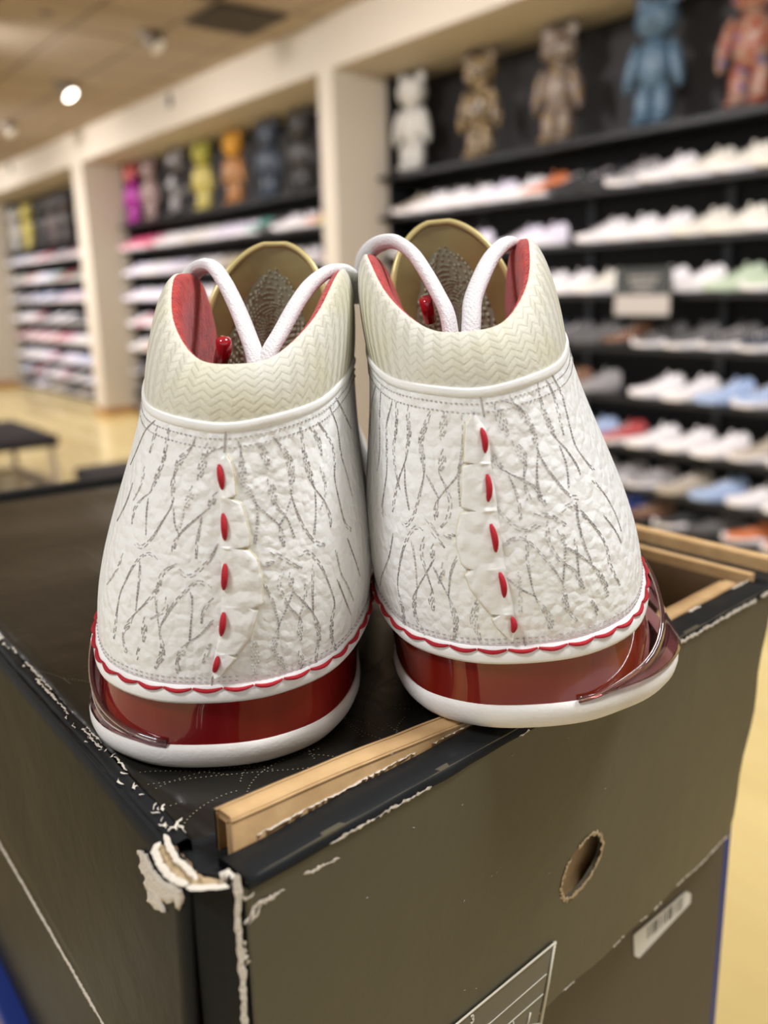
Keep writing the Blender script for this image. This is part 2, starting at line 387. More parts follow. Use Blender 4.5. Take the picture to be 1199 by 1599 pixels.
MID = [['hot pink', 'hot pink', 'pink', 'white', 'white', 'cream', 'white', 'lavender white', 'lavender white', 'teal', 'dark grey', 'white', 'orange', 'yellow', 'navy'], ['lavender white', 'white', 'white', 'lavender white', 'grey', 'white', 'white', 'beige', 'yellow', 'white', 'cream', 'white', 'grey', 'red', 'red'],
 ['lavender white', 'white', 'lavender white', 'lavender white', 'white', 'white'], ['white', 'pink', 'white', 'white', 'cream', 'white'], ['white', 'beige', 'orange', 'white', 'white', 'cream'], ['navy', 'dark grey', 'pink', 'navy', 'light blue', 'white'], ['black', 'dark grey', 'grey', 'pink', 'white', 'navy'], ['black', 'navy', 'grey', 'dark grey']]
for r in range(8):
    z = ZSH[r + 1]; k = 0
    for i in range(19):
        y = 10.75 - i*.262 + rnd.uniform(-.02, .02)
        if y < 6.0: break
        c = MID[r][int(i*len(MID[r])/19.0)] if len(MID[r]) > 10 else MID[r][i % len(MID[r])] if i < 8 else rnd.choice(MID[r])
        c2 = 'white' if rnd.random() < .6 else c
        put_sneaker(4.56, y - .02, z, radians(46 + rnd.uniform(-6, 6)), c, c2, rnd.choice([c, 'white', 'grey']),
           '%s low sneaker, %s from the left on the middle bay %s' % (c, ORD[k], ROWN[r]), 'sneakers on the middle bay shelves')
        k += 1
# far bay: past three hundred, one joined object per colour is not possible, so one stuff object with several materials
far = MB(); fm = []; names = ['white', 'lavender white', 'pink', 'dark grey', 'cream', 'red', 'light blue', 'navy', 'light green', 'beige']
for r in range(8):
    z = ZSH[r + 1]
    for i in range(17):
        y = 15.9 - i*.27
        if y < 11.5: break
        M = Matrix.Translation((4.56, y, z + .001)) @ Matrix.Rotation(radians(46 + rnd.uniform(-6, 6)), 4, 'Z')
        w = [(6, 5, 2, 3, 1, 1, 1, 1, 0, 1), (5, 3, 4, 1, 3, 1, 1, 1, 2, 1), (5, 5, 1, 3, 0, 1, 1, 2, 0, 0), (6, 2, 1, 4, 0, 1, 0, 3, 0, 0), (6, 2, 4, 0, 1, 3, 0, 0, 0, 1), (5, 5, 2, 0, 0, 0, 3, 1, 0, 0), (3, 3, 2, 2, 0, 1, 3, 2, 0, 0), (1, 1, 1, 4, 0, 0, 0, 4, 1, 2)][r]
        ci = rnd.choices(range(10), w)[0]
        for mb in (up_, so_):
            far.add([tuple(M @ Vector(v)) for v in mb.v], mb.f); fm += [ci if mb is up_ else 0]*len(mb.f)
me = far.mesh('sneaker_rows', mat('shoe_white', PAL['white'], .5))
for nme in names[1:]: me.materials.append(mat('shoe_' + nme.replace(' ', '_'), PAL[nme], .5))
me.polygons.foreach_set('material_index', fm)
o = bpy.data.objects.new('sneaker_rows', me); COL.objects.link(o); tag(o, 'rows of small mixed sneakers on the black shelves of the far left bay', 'shoes'); o['kind'] = 'stuff'

# standing toy bears
def toy_mat(name, a, b, scale, c=None, rough=.4):
    a, b = [tuple(q*.62 for q in v) for v in (a, b)]  # colours darkened to stand in for dim light on the top shelf
    mx = [('noise', scale, b, .47, .53)]
    if c: mx.append(('cells', scale*.8, c, .30, .22))
    return mat(name, a, rough, mix=mx)
def bear(x, y, z, h, m, hm, label, face=pi/2 + .15, bm=None):
    t = thing('toy_bear_figure', label, 'figurine', (x, y, z + .0105), 'toy bear figures on the top shelves'); t.rotation_euler = (0, 0, face)
    s = h / .70
    def E(name, items, mt):
        mb = MB()
        for c, r, *q in items:
            mb.ell([k*s for k in c], [k*s for k in r], 16, 10, q[0] if q else None)
        mb.build(name, mt, t)
    E('torso', [((0, 0, .305), (.098, .078, .135))], bm or m)
    E('head', [((0, 0, .52), (.115, .095, .10)), ((0, -.085, .50), (.04, .03, .03))], hm)
    for sx in (-1, 1):
        E('ear', [((sx*.082, 0, .615), (.042, .025, .045))], hm)
        E('arm', [((sx*.125, -.01, .30), (.034, .038, .125), Matrix.Rotation(-sx*.22, 3, 'Y'))], m)
        E('leg', [((sx*.052, 0, .11), (.050, .052, .118)), ((sx*.052, -.025, .028), (.050, .07, .028))], m)
ZT = ZSH[0]
def bx(px, py, m, hm, label, h=.75, x=4.50, bm=None):
    p = atx(px, py, x); bear(x, p[1], ZT, h, m, hm, label, -pi/2 + .15, bm)
wt = mat('toy_white', (.52, .50, .46), .45)
bx(645, 262, wt, wt, 'white toy bear figure beside the white column on the right-hand top shelf')
cm = toy_mat('toy_camo', (.42, .29, .14), (.07, .04, .02), 22, (.60, .52, .42)); bx(750, 245, cm, cm, 'brown and cream patterned toy bear figure next to the white one')
mu = toy_mat('toy_multi', (.34, .22, .08), (.30, .24, .24), 26, (.05, .04, .04)); bx(870, 218, mu, toy_mat('toy_multi_head', (.45, .38, .32), (.16, .10, .06), 20), 'dark and gold patterned toy bear figure left of the blue one')
bl = toy_mat('toy_blue', (.08, .15, .23), (.16, .26, .36), 45, (.05, .09, .14)); bx(1018, 195, bl, bl, 'speckled blue toy bear figure on the right-hand top shelf')
co = toy_mat('toy_coral', (.48, .30, .22), (.40, .10, .05), 18, (.10, .10, .22)); bx(1168, 165, co, co, 'coral and tan patterned toy bear figure at the right edge')
mg = mat('toy_magenta', (.30, .015, .22), .4); bx(213, 352, mg, toy_mat('toy_magenta_head', (.42, .03, .25), (.62, .12, .08), 9), 'magenta toy bear figure at the left end of the middle bay')
pk = toy_mat('toy_pink', (.36, .22, .20), (.50, .36, .34), 12); bx(240, 347, pk, pk, 'dusty pink toy bear figure in the middle bay next to the magenta one')
wb = toy_mat('toy_white_black', (.50, .46, .46), (.015, .012, .012), 7); bx(280, 340, wb, wb, 'white and black patched toy bear figure between pink and yellow ones')
ye = mat('toy_yellow', (.50, .42, .12), .4); bx(322, 332, ye, mat('toy_yellow_head', (.36, .33, .05), .4), 'yellow toy bear figure in the middle bay')
og = toy_mat('toy_orange', (.62, .24, .05), (.55, .30, .14), 12); bx(370, 320, og, mat('toy_orange_head', (.55, .26, .02), .4), 'orange toy bear figure right of the yellow one')
sl = toy_mat('toy_slate', (.055, .075, .11), (.09, .11, .15), 20); bx(424, 308, sl, sl, 'slate blue toy bear figure right of the orange one')
dk = toy_mat('toy_charcoal', (.045, .042, .040), (.09, .085, .08), 20); bx(474, 298, dk, dk, 'charcoal toy bear figure at the right end of the middle bay')
gy = toy_mat('toy_grey', (.16, .14, .13), (.08, .07, .07), 12)
ZT = 2.25
bx(13, 398, gy, gy, 'grey toy bear figure at the left edge of the far bay'); bx(29, 396, wt, wt, 'white toy bear figure in the far left bay'); bx(48, 392, ye, ye, 'yellow toy bear figure in the far left bay')
bx(70, 387, dk, dk, 'charcoal toy bear figure in the far left bay right of the yellow one'); bx(88, 383, toy_mat('toy_dusk', (.14, .10, .10), (.26, .20, .19), 12), gy, 'mottled brown toy bear figure in the far left bay')
bx(106, 379, gy, toy_mat('toy_rose', (.26, .18, .16), (.10, .10, .11), 9), 'rose and grey toy bear figure at the right end of the far left bay')

# shelf sign
sg = thing('shelf_sign', 'small grey sign board with pale lower half standing at the third shoe shelf', 'sign', (4.30, 3.15, 1.30))
sg.rotation_euler = (0, 0, 0)
MB().box((0, -.19, 0), (.01, .19, .27)).build('board', mat('sign_dark', (.045, .048, .045), .5), sg, smooth=False)
MB().box((-.003, -.185, .01), (.0, .185, .12)).build('pale_panel', mat('sign_pale', (.42, .38, .35), .6), sg, smooth=False)
def text_obj(body, size, loc, rot, m, parent, name='lettering'):
    c = bpy.data.curves.new('t', 'FONT'); c.body = body; c.size = size; c.extrude = .0003; c.align_x = 'CENTER'; c.resolution_u = 2
    o = bpy.data.objects.new('t', c); COL.objects.link(o); bpy.context.view_layer.update()
    me = bpy.data.meshes.new_from_object(o.evaluated_get(bpy.context.evaluated_depsgraph_get())); me.materials.clear(); me.materials.append(m)
    bpy.data.objects.remove(o); q = bpy.data.objects.new(name, me); COL.objects.link(q); q.parent = parent; q.location = loc
    q.rotation_euler = rot; return q
for zz, ww in ((.215, .10), (.185, .085), (.150, .06)):
    mb = MB()
    for k in range(7):
        y0 = -ww + k*ww*2/7; mb.box((-.002, y0, zz - .010), (0, y0 + ww*.2, zz + .010 - .004*(k % 2)))
    mb.build('blurred_lettering', mat('sign_letter', (.33, .31, .29), .6), sg, smooth=False)

# benches on the shop floor
def bench(loc, L, Wd, h, label, rz=0):
    t = thing('bench', label, 'bench', loc); t.rotation_euler = (0, 0, rz)
    bevel(MB().box((-Wd/2, -L/2, h - .09), (Wd/2, L/2, h)).build('seat_cushion', mat('bench_navy', (.018, .018, .028), .5), t), .03, 3)
    mw = mat('bench_frame_white', (.60, .52, .42), .5)
    for sx in (-1, 1):
        for sy in (-1, 1):
            MB().box((sx*(Wd/2 - .05) - .02, sy*(L/2 - .06) - .02, 0), (sx*(Wd/2 - .05) + .02, sy*(L/2 - .06) + .02, h - .09)).build('leg', mw, t, smooth=False)
        MB().box((sx*(Wd/2 - .05) - .018, -L/2 + .07, .0), (sx*(Wd/2 - .05) + .018, L/2 - .07, .035)).build('stretcher', mw, t, smooth=False)
    for sy in (-1, 1):
        MB().box((-Wd/2 + .06, sy*(L/2 - .06) - .018, .0), (Wd/2 - .06, sy*(L/2 - .06) + .018, .035)).build('stretcher', mw, t, smooth=False)
bench((1.62, 7.5, 0), 1.25, .95, .45, 'low bench with black padded seat and pale frame on the wood floor')
bench((2.02, 5.15, 0), .62, .60, .45, 'dark grey padded bench partly behind the shoe box')
# ================================================================ the big shoe box
ZP, ZR = 1.333, 1.338
A = np.array([.0855, .173]); D = np.array([.388, .2025]); fdir = (D - A) / np.linalg.norm(D - A); fn = np.array([-fdir[1], fdir[0]])
box = thing('shoe_box', 'large worn black shoe box with torn corner and tan cardboard rim under the white sneakers', 'box', (0, 0, 0))
def fpt(s, t, z): q = A + fdir*s + fn*t; return (q[0], q[1], z)
FL = np.linalg.norm(D - A)
def wob(p, a=.0006, sc=25):
    v = Vector(p); n = noise.noise_vector(v*sc); return tuple(v + n*a)
def front_t(s, z):   # gentle buckle of the front wall, leaning in at its lower right
    k = (ZR - z) / .13
    return .004*k*(s / FL) + .0012*sin(s*20 + 1)*k
def on_front(px, py, lift=.0):
    r = ray(px, py); n3 = np.array([fn[0], fn[1], 0]); o = np.array([A[0], A[1], 0])
    t = 0.0
    for _ in range(6):
        d = ((o - C0) @ n3 + t) / (r @ n3); P = C0 + r*d
        s = (P[:2] - A) @ fdir; t = front_t(s, P[2])
    P = P - n3*lift
    return P
zlo = lambda s: 1.214 - .008*(s/FL) + .0006*sin(s*140)
# front wall with its finger hole
def front_wall():
    bm = bmesh.new()
    outer = []
    N_ = 44
    def V(s, z): return bm.verts.new(fpt(s, front_t(s, z), z))
    for i in range(N_ + 1): s = FL*i/N_; outer.append(V(s, ZR - (.0 if 0 < i < N_ else .001)))
    for i in range(1, 13):
        z = ZR + (zlo(FL) - ZR)*i/12; outer.append(V(FL - .016*(i/12)**2 + .002*sin(i*1.3), z))
    for i in range(1, N_ + 1): s = (FL - .016)*(1 - i/N_); outer.append(V(s, zlo(s)))
    for i in range(1, 12): outer.append(V(.0, zlo(0) + (ZR - zlo(0))*i/12))
    E = [bm.edges.new((outer[i], outer[(i + 1) % len(outer)])) for i in range(len(outer))]
    hole = []
    ctr = (906, 1350)
    hp = [(934, 1301), (938, 1316), (934, 1334), (926, 1352), (912, 1374), (897, 1392), (882, 1403), (874, 1400), (872, 1384), (877, 1362), (886, 1342), (899, 1322), (912, 1306), (924, 1299)]
    for p in hp:
        q = on_front(*p); hole.append(bm.verts.new(q))
    E += [bm.edges.new((hole[i], hole[(i + 1) % len(hole)])) for i in range(len(hole))]
    bmesh.ops.triangle_fill(bm, use_beauty=True, edges=E)
    bmesh.ops.recalc_face_normals(bm, faces=bm.faces)
    me = bpy.data.meshes.new('front_wall'); bm.to_mesh(me); bm.free(); me.materials.append(M_boxfront)
    o = bpy.data.objects.new('front_wall', me); COL.objects.link(o); o.parent = box
    sol = o.modifiers.new('s', 'SOLIDIFY'); sol.thickness = .002; sol.offset = 0
    return o, hp
fw, hp = front_wall()
# ring of torn paper round the hole
rg = random.Random(3)
def frayed(pts, r, seed, gap=0.0, jit=.5, step=.0008, k=5, nrm=None):
    """irregular torn-paper bead along a 3-D polyline"""
    rr = random.Random(seed); P = [Vector(p) for p in pts]; mb = MB(); seg = []; out = []
    for a, b in zip(P[:-1], P[1:]):
        n = max(1, int((b - a).length/step))
        for i in range(n): out.append(a.lerp(b, i/n))
    out.append(P[-1])
    nd = Vector(nrm) if nrm is not None else Vector((-fn[0], -fn[1], 0))
    def ribbon(run):
        if len(run) < 3: return
        A_, B_, C_ = [], [], []
        for j, p in enumerate(run):
            t_ = (run[min(j + 1, len(run) - 1)] - run[max(j - 1, 0)]).normalized(); sd = t_.cross(nd).normalized()
            e = .2 if j in (0, len(run) - 1) else 1
            w1, w2 = (r*e*(1 + rr.uniform(-jit, jit)*1.4) for _ in (0, 1))
            A_.append(tuple(p + sd*w1)); B_.append(tuple(p + nd*r*.35*e)); C_.append(tuple(p - sd*w2))
        mb.grid([A_, B_, C_])
    run = []; on = rr.random() > gap; left = rr.randint(3, 12)
    for p in out:
        if left <= 0:
            on = rr.random() > gap; left = rr.randint(3, 14)
            if not on: ribbon(run); run = []
        left -= 1
        if on: run.append(p + Vector((rr.uniform(-1, 1), rr.uniform(-1, 1), rr.uniform(-1, 1)))*r*jit*.5)
    ribbon(run)
    return mb
hp2 = [tuple(on_front(*p, lift=.0012)) for p in hp + [hp[0]]]
frayed(hp2, .0008, 7, .1, .6).build('torn_hole_rim', M_fray2, box)
# inner cardboard wall seen through the hole and from above
iw = MB(); s0, s1 = .004, FL - .004
iw.add([fpt(s0, .0125, 1.215), fpt(s1, .0125, 1.215), fpt(s1, .0125, 1.3445), fpt(s0, .0125, 1.3445), fpt(s0, .0205, 1.215), fpt(s1, .0205, 1.215), fpt(s1, .0205, 1.3445), fpt(s0, .0205, 1.3445)],
       [(0, 1, 2, 3), (5, 4, 7, 6), (3, 2, 6, 7), (0, 3, 7, 4), (1, 5, 6, 2), (0, 4, 5, 1)])
# left end shows the folded board: outer skin, gap, inner skin
def strip(t0, t1, z0, z1, sa, sb, name, m, mod=None, n=60, amp=.0003):
    mb = MB(); rows = []
    prof = [(t0, z0), (t0, z1 - .0012), (t0 + .0012, z1), (t1 - .0012, z1), (t1, z1 - .0012), (t1, z0)]
    for i in range(n + 1):
        s = sa + (sb - sa)*i/n
        dz = -.0082*min(1, max(0, s/.115))**1.3 if z1 > 1.343 and name != 'front_rim' else 0
        rows.append([wob(fpt(s, t, z + dz), amp, 60) for t, z in prof])
    mb.grid(rows); mb.f.append(tuple(range(6))); mb.f.append(tuple(range(n*6, n*6 + 6))[::-1])
    return mb.build(name, m, box)
strip(.0118, .0128, 1.30, 1.3462, .0045, FL - .006, 'inner_liner_skin', M_card)
strip(.0190, .0202, 1.30, 1.3465, .0045, FL - .010, 'inner_liner_skin', M_card)
strip(.0124, .0198, 1.3440, 1.3466, .0052, FL - .008, 'tan_liner_strip', M_card)
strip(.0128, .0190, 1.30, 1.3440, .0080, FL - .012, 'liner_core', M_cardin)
strip(.0135, .0150, 1.30, 1.3452, .0047, .0085, 'folded_board_end', M_card)
strip(-.0017, .0118, ZR - .0030, ZR + .0002, .0, FL, 'front_rim', M_boxblack, n=80, amp=.0005)
strip(.0064, .0084, 1.22, 1.333, .003, FL - .012, 'inner_front_wall', M_card)
# corner facet, left wall and its rim
LX = .0775
def facet():
    rows = []
    for i in range(13):
        z = ZR - .0015 - .13*i/12
        rows.append([wob((LX - .0008, .1862, z), .0004), wob((LX + .004, .1795, z), .0004), wob((A[0] - .0008, A[1] + .0012, z), .0004)])
    o = MB().grid(rows).build('corner_post', M_boxblack, box, smooth=False)
    sol = o.modifiers.new('s', 'SOLIDIFY'); sol.thickness = .0015; sol.offset = 1
facet()
def left_wall():
    rows = []
    for i in range(17):
        k = i/16; z = ZR + (1.224 - ZR)*k; row = []
        for j in range(61):
            y = .186 + (.70 - .186)*j/60
            bx_ = .0012*sin(y*16 + 2)*sin(pi*k) - .0016*sin(y*9)*k
            row.append(wob((LX - .0005 + bx_, y, z + (.0008*sin(y*90) if i == 16 else 0)), .0005, 18))
        rows.append(row)
    o = MB().grid(rows).build('left_wall', M_boxblack, box)
    sol = o.modifiers.new('s', 'SOLIDIFY'); sol.thickness = .0018; sol.offset = 1
left_wall()
def rim_left():
    rows = []
    for j in range(100):
        y = .197 + (.70 - .197)*j/99
        rows.append([wob(p, .0006, 90) for p in ((LX - .0006, y, ZR - .004), (LX - .0004, y, ZR), (LX + .0035, y, ZR + .0006), (LX + .0046, y, ZR - .0006), (LX + .0052, y, ZP))])
    MB().grid(rows).build('left_rim', M_boxblack, box)
rim_left()
# right wall: tan liner, black rim, tan outer flap; back wall
RX = .388
def slab(x0, y0, z0, x1, y1, z1, name, m, b=.0006):
    return bevel(MB().box((x0, y0, z0), (x1, y1, z1)).build(name, m, box, smooth=False), b)
def slant(xa, xb, y0, z0, z1, name, m, dx=.017):
    k = dx*(ZR - z0)/.125
    mb = MB().add([(xa - k, y0, z0), (xb - k, y0, z0), (xb - k, .70, z0), (xa - k, .70, z0), (xa, y0, z1), (xb, y0, z1), (xb, .70, z1), (xa, .70, z1)], [(0,3,2,1),(4,5,6,7),(0,1,5,4),(1,2,6,5),(2,3,7,6),(3,0,4,7)])
    return mb.build(name, m, box, smooth=False)
slant(RX + .001, RX + .006, .214, 1.219, ZR + .002, 'inner_liner', M_card)
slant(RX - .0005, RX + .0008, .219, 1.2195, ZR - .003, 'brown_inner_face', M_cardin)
slant(RX + .0062, RX + .0078, .2115, 1.212, ZR - .004, 'right_wall', M_boxblack)
slab(RX + .008, .206, 1.318, RX + .026, .70, ZR - .002, 'right_rim', M_boxblack, .003)
slab(RX + .0265, .208, 1.318, RX + .034, .70, ZR + .004, 'outer_board', M_card, .001)
slab(.078, .688, 1.21, RX + .03, .70, ZR - .001, 'back_wall', M_boxblack)
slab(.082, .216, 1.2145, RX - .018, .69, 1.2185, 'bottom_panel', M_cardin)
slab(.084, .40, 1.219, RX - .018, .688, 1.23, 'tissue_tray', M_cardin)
# printed top panel (slightly wavy), with an opening on the right
def top_panel():
    mb = MB(); 
    def g(x0, x1, y0f, y1, nx, ny):
        rows = []
        for i in range(ny + 1):
            row = []
            for j in range(nx + 1):
                x = x0 + (x1 - x0)*j/nx; a = y0f(x); y = a + (y1 - a)*i/ny
                row.append((x, y, ZP + .0005*sin(y*55 + x*12)*min(1, max(0, (y - .3)*6))))
            rows.append(row)
        mb.grid(rows)
    g(LX + .0045, .298, lambda x: A[1] + (x - A[0])*fdir[1]/fdir[0] + .0212, .690, 20, 60)
    g(.298, RX - .001, lambda x: .345, .690, 8, 40)
    o = mb.build('top_panel', M_boxtop, box); so = o.modifiers.new('s', 'SOLIDIFY'); so.thickness = .003; so.offset = -1
top_panel()
# stamped dotted scrolls on the top panel
def dots():
    rr = random.Random(11); mb = MB()
    curves = []
    for k in range(60):
        x, y = rr.uniform(.088, .20), rr.uniform(.205, .33); a = rr.uniform(0, 2*pi); c = rr.uniform(-60, 60)
        n = rr.randint(14, 40); pts = []
        for i in range(n):
            a += c*.0016 + rr.uniform(-.03, .03); x += cos(a)*.0016; y += sin(a)*.0016; pts.append((x, y))
        curves.append(pts)
    for pts in curves:
        for (x, y) in pts:
            if x < LX + .009 or x > .295 or y < A[1] + (x - A[0])*.098 + .0225: continue
            r = .00030; z = ZP + .0006*sin(y*55 + x*12)*min(1, max(0, (y - .3)*6)) + .00015
            b = len(mb.v); mb.v += [(x + r*cos(q*pi/3), y + r*sin(q*pi/3), z) for q in range(6)]; mb.f.append(tuple(range(b, b + 6)))
    mb.build('stamped_dots', M_dots, box, kind='stuff')
dots()
# worn paper along the edges
L3 = lambda P, Q, n=30: [tuple(np.array(P)*(1 - i/n) + np.array(Q)*i/n) for i in range(n + 1)]
fr = MB()
def addf(m2): fr.add(m2.v, m2.f)
addf(frayed([fpt(s, -.0020, ZR - .0024) for s in np.linspace(.012, FL*.62, 60)], .00038, 1, .30, .8))
addf(frayed([fpt(s, .0116, ZR + .0007) for s in np.linspace(.012, FL*.55, 60)], .00042, 2, .32, .8, nrm=(0, 0, 1)))
addf(frayed([fpt(s, -.0020, ZR - .0016) for s in np.linspace(FL*.62, FL, 60)], .0008, 4, .15, .6))
addf(frayed([fpt(s, .0100, ZR + .0006) for s in np.linspace(FL*.8, FL, 40)], .0005, 5, .5, .8, nrm=(0, 0, 1)))
addf(frayed([(LX - .0016, y, ZR - .0015) for y in np.linspace(.20, .55, 90)], .00030, 6, .10, .7, nrm=(-1, 0, .3)))
addf(frayed([(LX + .0028, y, ZR + .0010) for y in np.linspace(.20, .45, 90)], .00038, 8, .3, .9, nrm=(0, 0, 1)))
addf(frayed([(LX + .0048, y, ZR + .0000) for y in np.linspace(.20, .45, 90)], .00032, 9, .25, .9, nrm=(0, 0, 1)))
addf(frayed([(LX - .0034, y, 1.2238) for y in np.linspace(.20, .50, 90)], .0009, 10, .0, .3, nrm=(-1, 0, .2)))
addf(frayed([tuple(np.array(fpt(s, front_t(s, zlo(s)) - .001, zlo(s)))) for s in np.linspace(FL*.3, FL - .016, 70)], .0005, 12, .4, .8))
addf(frayed([fpt(FL - .016*k*k + .0005, front_t(FL, ZR - .12*k), ZR - .124*k) for k in np.linspace(.45, 1, 12)], .0005, 13, .25, .8))
# crossing creases by the front corner
def fp(px, py): return tuple(on_front(px, py, .0012))
for q, pts in enumerate([[(388, 1432), (398, 1412), (410, 1402), (430, 1393), (441, 1386)], [(376, 1440), (390, 1420), (405, 1400)], [(470, 1362), (500, 1350), (525, 1337)], [(383, 1440), (396, 1425), (404, 1404)], [(372, 1400), (384, 1399), (392, 1390)]]):
    addf(frayed([fp(*p) for p in pts], .00045 if q else .0006, 20 + q, .1, .8))
rq = random.Random(77)
for q in range(26):   # crazed paper on the left rim near the torn corner
    y = .198 + abs(rq.gauss(0, .035)); x = LX + rq.uniform(0, .0035); a_ = rq.uniform(-1.2, 1.2); l_ = rq.uniform(.002, .005)
    addf(frayed([(x, y, ZR + .0013), (x + l_*.4*sin(a_), y + l_*cos(a_)*.6, ZR + .0013), (x + l_*.7*sin(a_ + .4), y + l_*cos(a_), ZR + .0012)], .00028, 100 + q, 0, .7, nrm=(0, 0, 1)))
fr.build('worn_edges', M_fray, box, kind='stuff')
# vertical torn seam at the front corner
sm_ = MB(); pts = [tuple(on_front(x, y, .0006)) for x, y in ((366, 1362), (368, 1378), (371, 1400), (369, 1430), (372, 1470), (376, 1510), (379, 1560), (380, 1610))]
m_ = frayed(pts, .0010, 31, 0, .25, .0014, 6); sm_.add(m_.v, m_.f)
m_ = frayed([tuple(np.array(p) + [.0012, 0, .0]) for p in pts[1:6]], .0006, 32, .3, .9); sm_.add(m_.v, m_.f)
pc = [atz(350, 1382, 1.337), atz(348, 1368, 1.3395), atz(356, 1362, 1.3405), atz(366, 1366, 1.3400), atz(370, 1385, 1.337)]
m_ = frayed([tuple(p) for p in pc], .0009, 33, 0, .5, .0008, 6, nrm=(0, -.5, 1)); sm_.add(m_.v, m_.f)
sm_.build('torn_seam', M_fray, box)
# torn corner: ragged white flap hanging over the left wall, brown layers inside
def atLX(px, py, dx=0): return tuple(atx(px, py, LX - .0015 - dx))
flp = [(226, 1322), (238, 1330), (246, 1345), (254, 1362), (268, 1372), (285, 1379), (294, 1384), (296, 1398), (290, 1418), (284, 1402), (272, 1406), (262, 1402), (268, 1420), (252, 1414), (240, 1402), (244, 1392), (236, 1378), (238, 1366), (228, 1352), (230, 1340)]
bm = bmesh.new(); vs = [bm.verts.new(atLX(x, y)) for x, y in flp]
es = [bm.edges.new((vs[i], vs[(i + 1) % len(vs)])) for i in range(len(vs))]
bmesh.ops.triangle_fill(bm, use_beauty=True, edges=es); bmesh.ops.subdivide_edges(bm, edges=bm.edges[:], cuts=3, use_grid_fill=True)
for v in bm.verts:
    n = noise.noise(v.co*700); v.co.x += -.0022 + n*.0008; v.co.z += n*.0004
me = bpy.data.meshes.new('torn_paper_flap'); bm.to_mesh(me); bm.free(); me.materials.append(M_fray); me.polygons.foreach_set('use_smooth', [True]*len(me.polygons))
tf = bpy.data.objects.new('torn_paper_flap', me); COL.objects.link(tf); tf.parent = box; so = tf.modifiers.new('s', 'SOLIDIFY'); so.thickness = .0008
def layer(pix, z, r, seed, m, name, k=6):
    frayed([tuple(atz(x, y, z)) for x, y in pix], r*1.25, seed, 0, .22, .0011, k, nrm=(-.3, -.2, 1)).build(name, m, box)
layer([(256, 1303), (260, 1312), (266, 1326), (276, 1342), (290, 1354), (302, 1366), (308, 1374)], 1.3388, .00062, 41, M_fray, 'torn_paper_layer')
layer([(250, 1314), (241, 1324), (242, 1334), (250, 1350), (262, 1364), (276, 1375), (294, 1381)], 1.3382, .00075, 42, M_fray, 'torn_paper_layer')
layer([(254, 1318), (262, 1338), (274, 1356), (288, 1370), (300, 1378)], 1.3368, .0019, 43, M_fray2, 'torn_board_layer')
layer([(278, 1362), (292, 1367), (306, 1373), (322, 1378), (340, 1381), (352, 1380)], 1.3372, .0010, 44, M_fray2, 'torn_board_layer')
layer([(290, 1385), (306, 1387), (324, 1385), (342, 1384), (358, 1385)], 1.3378, .00065, 45, M_fray, 'torn_paper_layer')
layer([(262, 1314), (270, 1330), (284, 1348), (300, 1360)], 1.3370, .0011, 46, M_cardin, 'torn_board_layer')
# fill under the torn corner
MB().prism([(LX, .186), (LX + .0045, .181), (A[0] - .001, A[1] + .002), (.100, .190), (LX + .012, .200), (LX, .205)], 1.30, 1.3340).build('corner_board', M_boxblack, box, smooth=False)
# printed label at the bottom edge of the front wall
lab = MB(); q = [on_front(x, y, .0016) for x, y in ((859, 1467), (831, 1607), (660, 1640), (700, 1598), (735, 1570))]
lab.add(q, [(0, 1, 2, 3, 4)]).build('label_film', M_labelbg, box, smooth=False)
ll = MB()
for pts, r in (([(862, 1467), (735, 1571), (700, 1600), (660, 1632)], .00042), ([(860, 1467), (850, 1530), (836, 1607)], .0006), ([(847, 1517), (758, 1594), (745, 1600)], .0002), ([(842, 1548), (785, 1597), (770, 1607)], .0002),
               ([(795, 1590), (797, 1605)], .0003), ([(822, 1577), (817, 1598)], .0004), ([(812, 1598), (838, 1594)], .00025), ([(750, 1597), (760, 1597), (762, 1610)], .0003)):
    ll.tube([on_front(x, y, .0018) for x, y in pts], r, 5)
for i in range(26):   # perforated right edge of the label
    k = i/26; p = on_front(862 - 26*k, 1470 + 135*k, .0018); ll.ell(tuple(p), (.00035, .0003, .00035), 5, 4)
ll.build('label_lines', M_line, box)
P = on_front(731, 1590, .0018); Q = on_front(741, 1583, .0018)
def front_text(body, px, py, size, name):
    X = Vector((fdir[0], fdir[1], 0)); Z = Vector((0, 0, 1)); Y = Vector((-fn[0], -fn[1], 0))
    o = text_obj(body, size, (0, 0, 0), (0, 0, 0), M_line, box, name)
    M = Matrix((X, Z, Y)).transposed().to_4x4(); M.translation = Vector(on_front(px, py, .0018)); o.matrix_local = M
front_text('3', 731, 1592, .0048, 'label_digit')
# specks and scratches on the front wall
sp = MB(); rr = random.Random(4)
for px, py in ((720, 1544), (738, 1541), (567, 1400), (606, 1175), (882, 1150), (852, 1362), (719, 1407), (762, 1368), (770, 1362), (794, 1178), (716, 1256), (940, 1230), (640, 1290)):
    p = on_front(px, py, .0011); sp.tube([p, p + np.array([.0008, 0, rr.uniform(-.0006, .0008)])], .00016, 4)
sp.build('scuff_marks', mat('scuff_grey', (.32, .30, .26), .8), box)

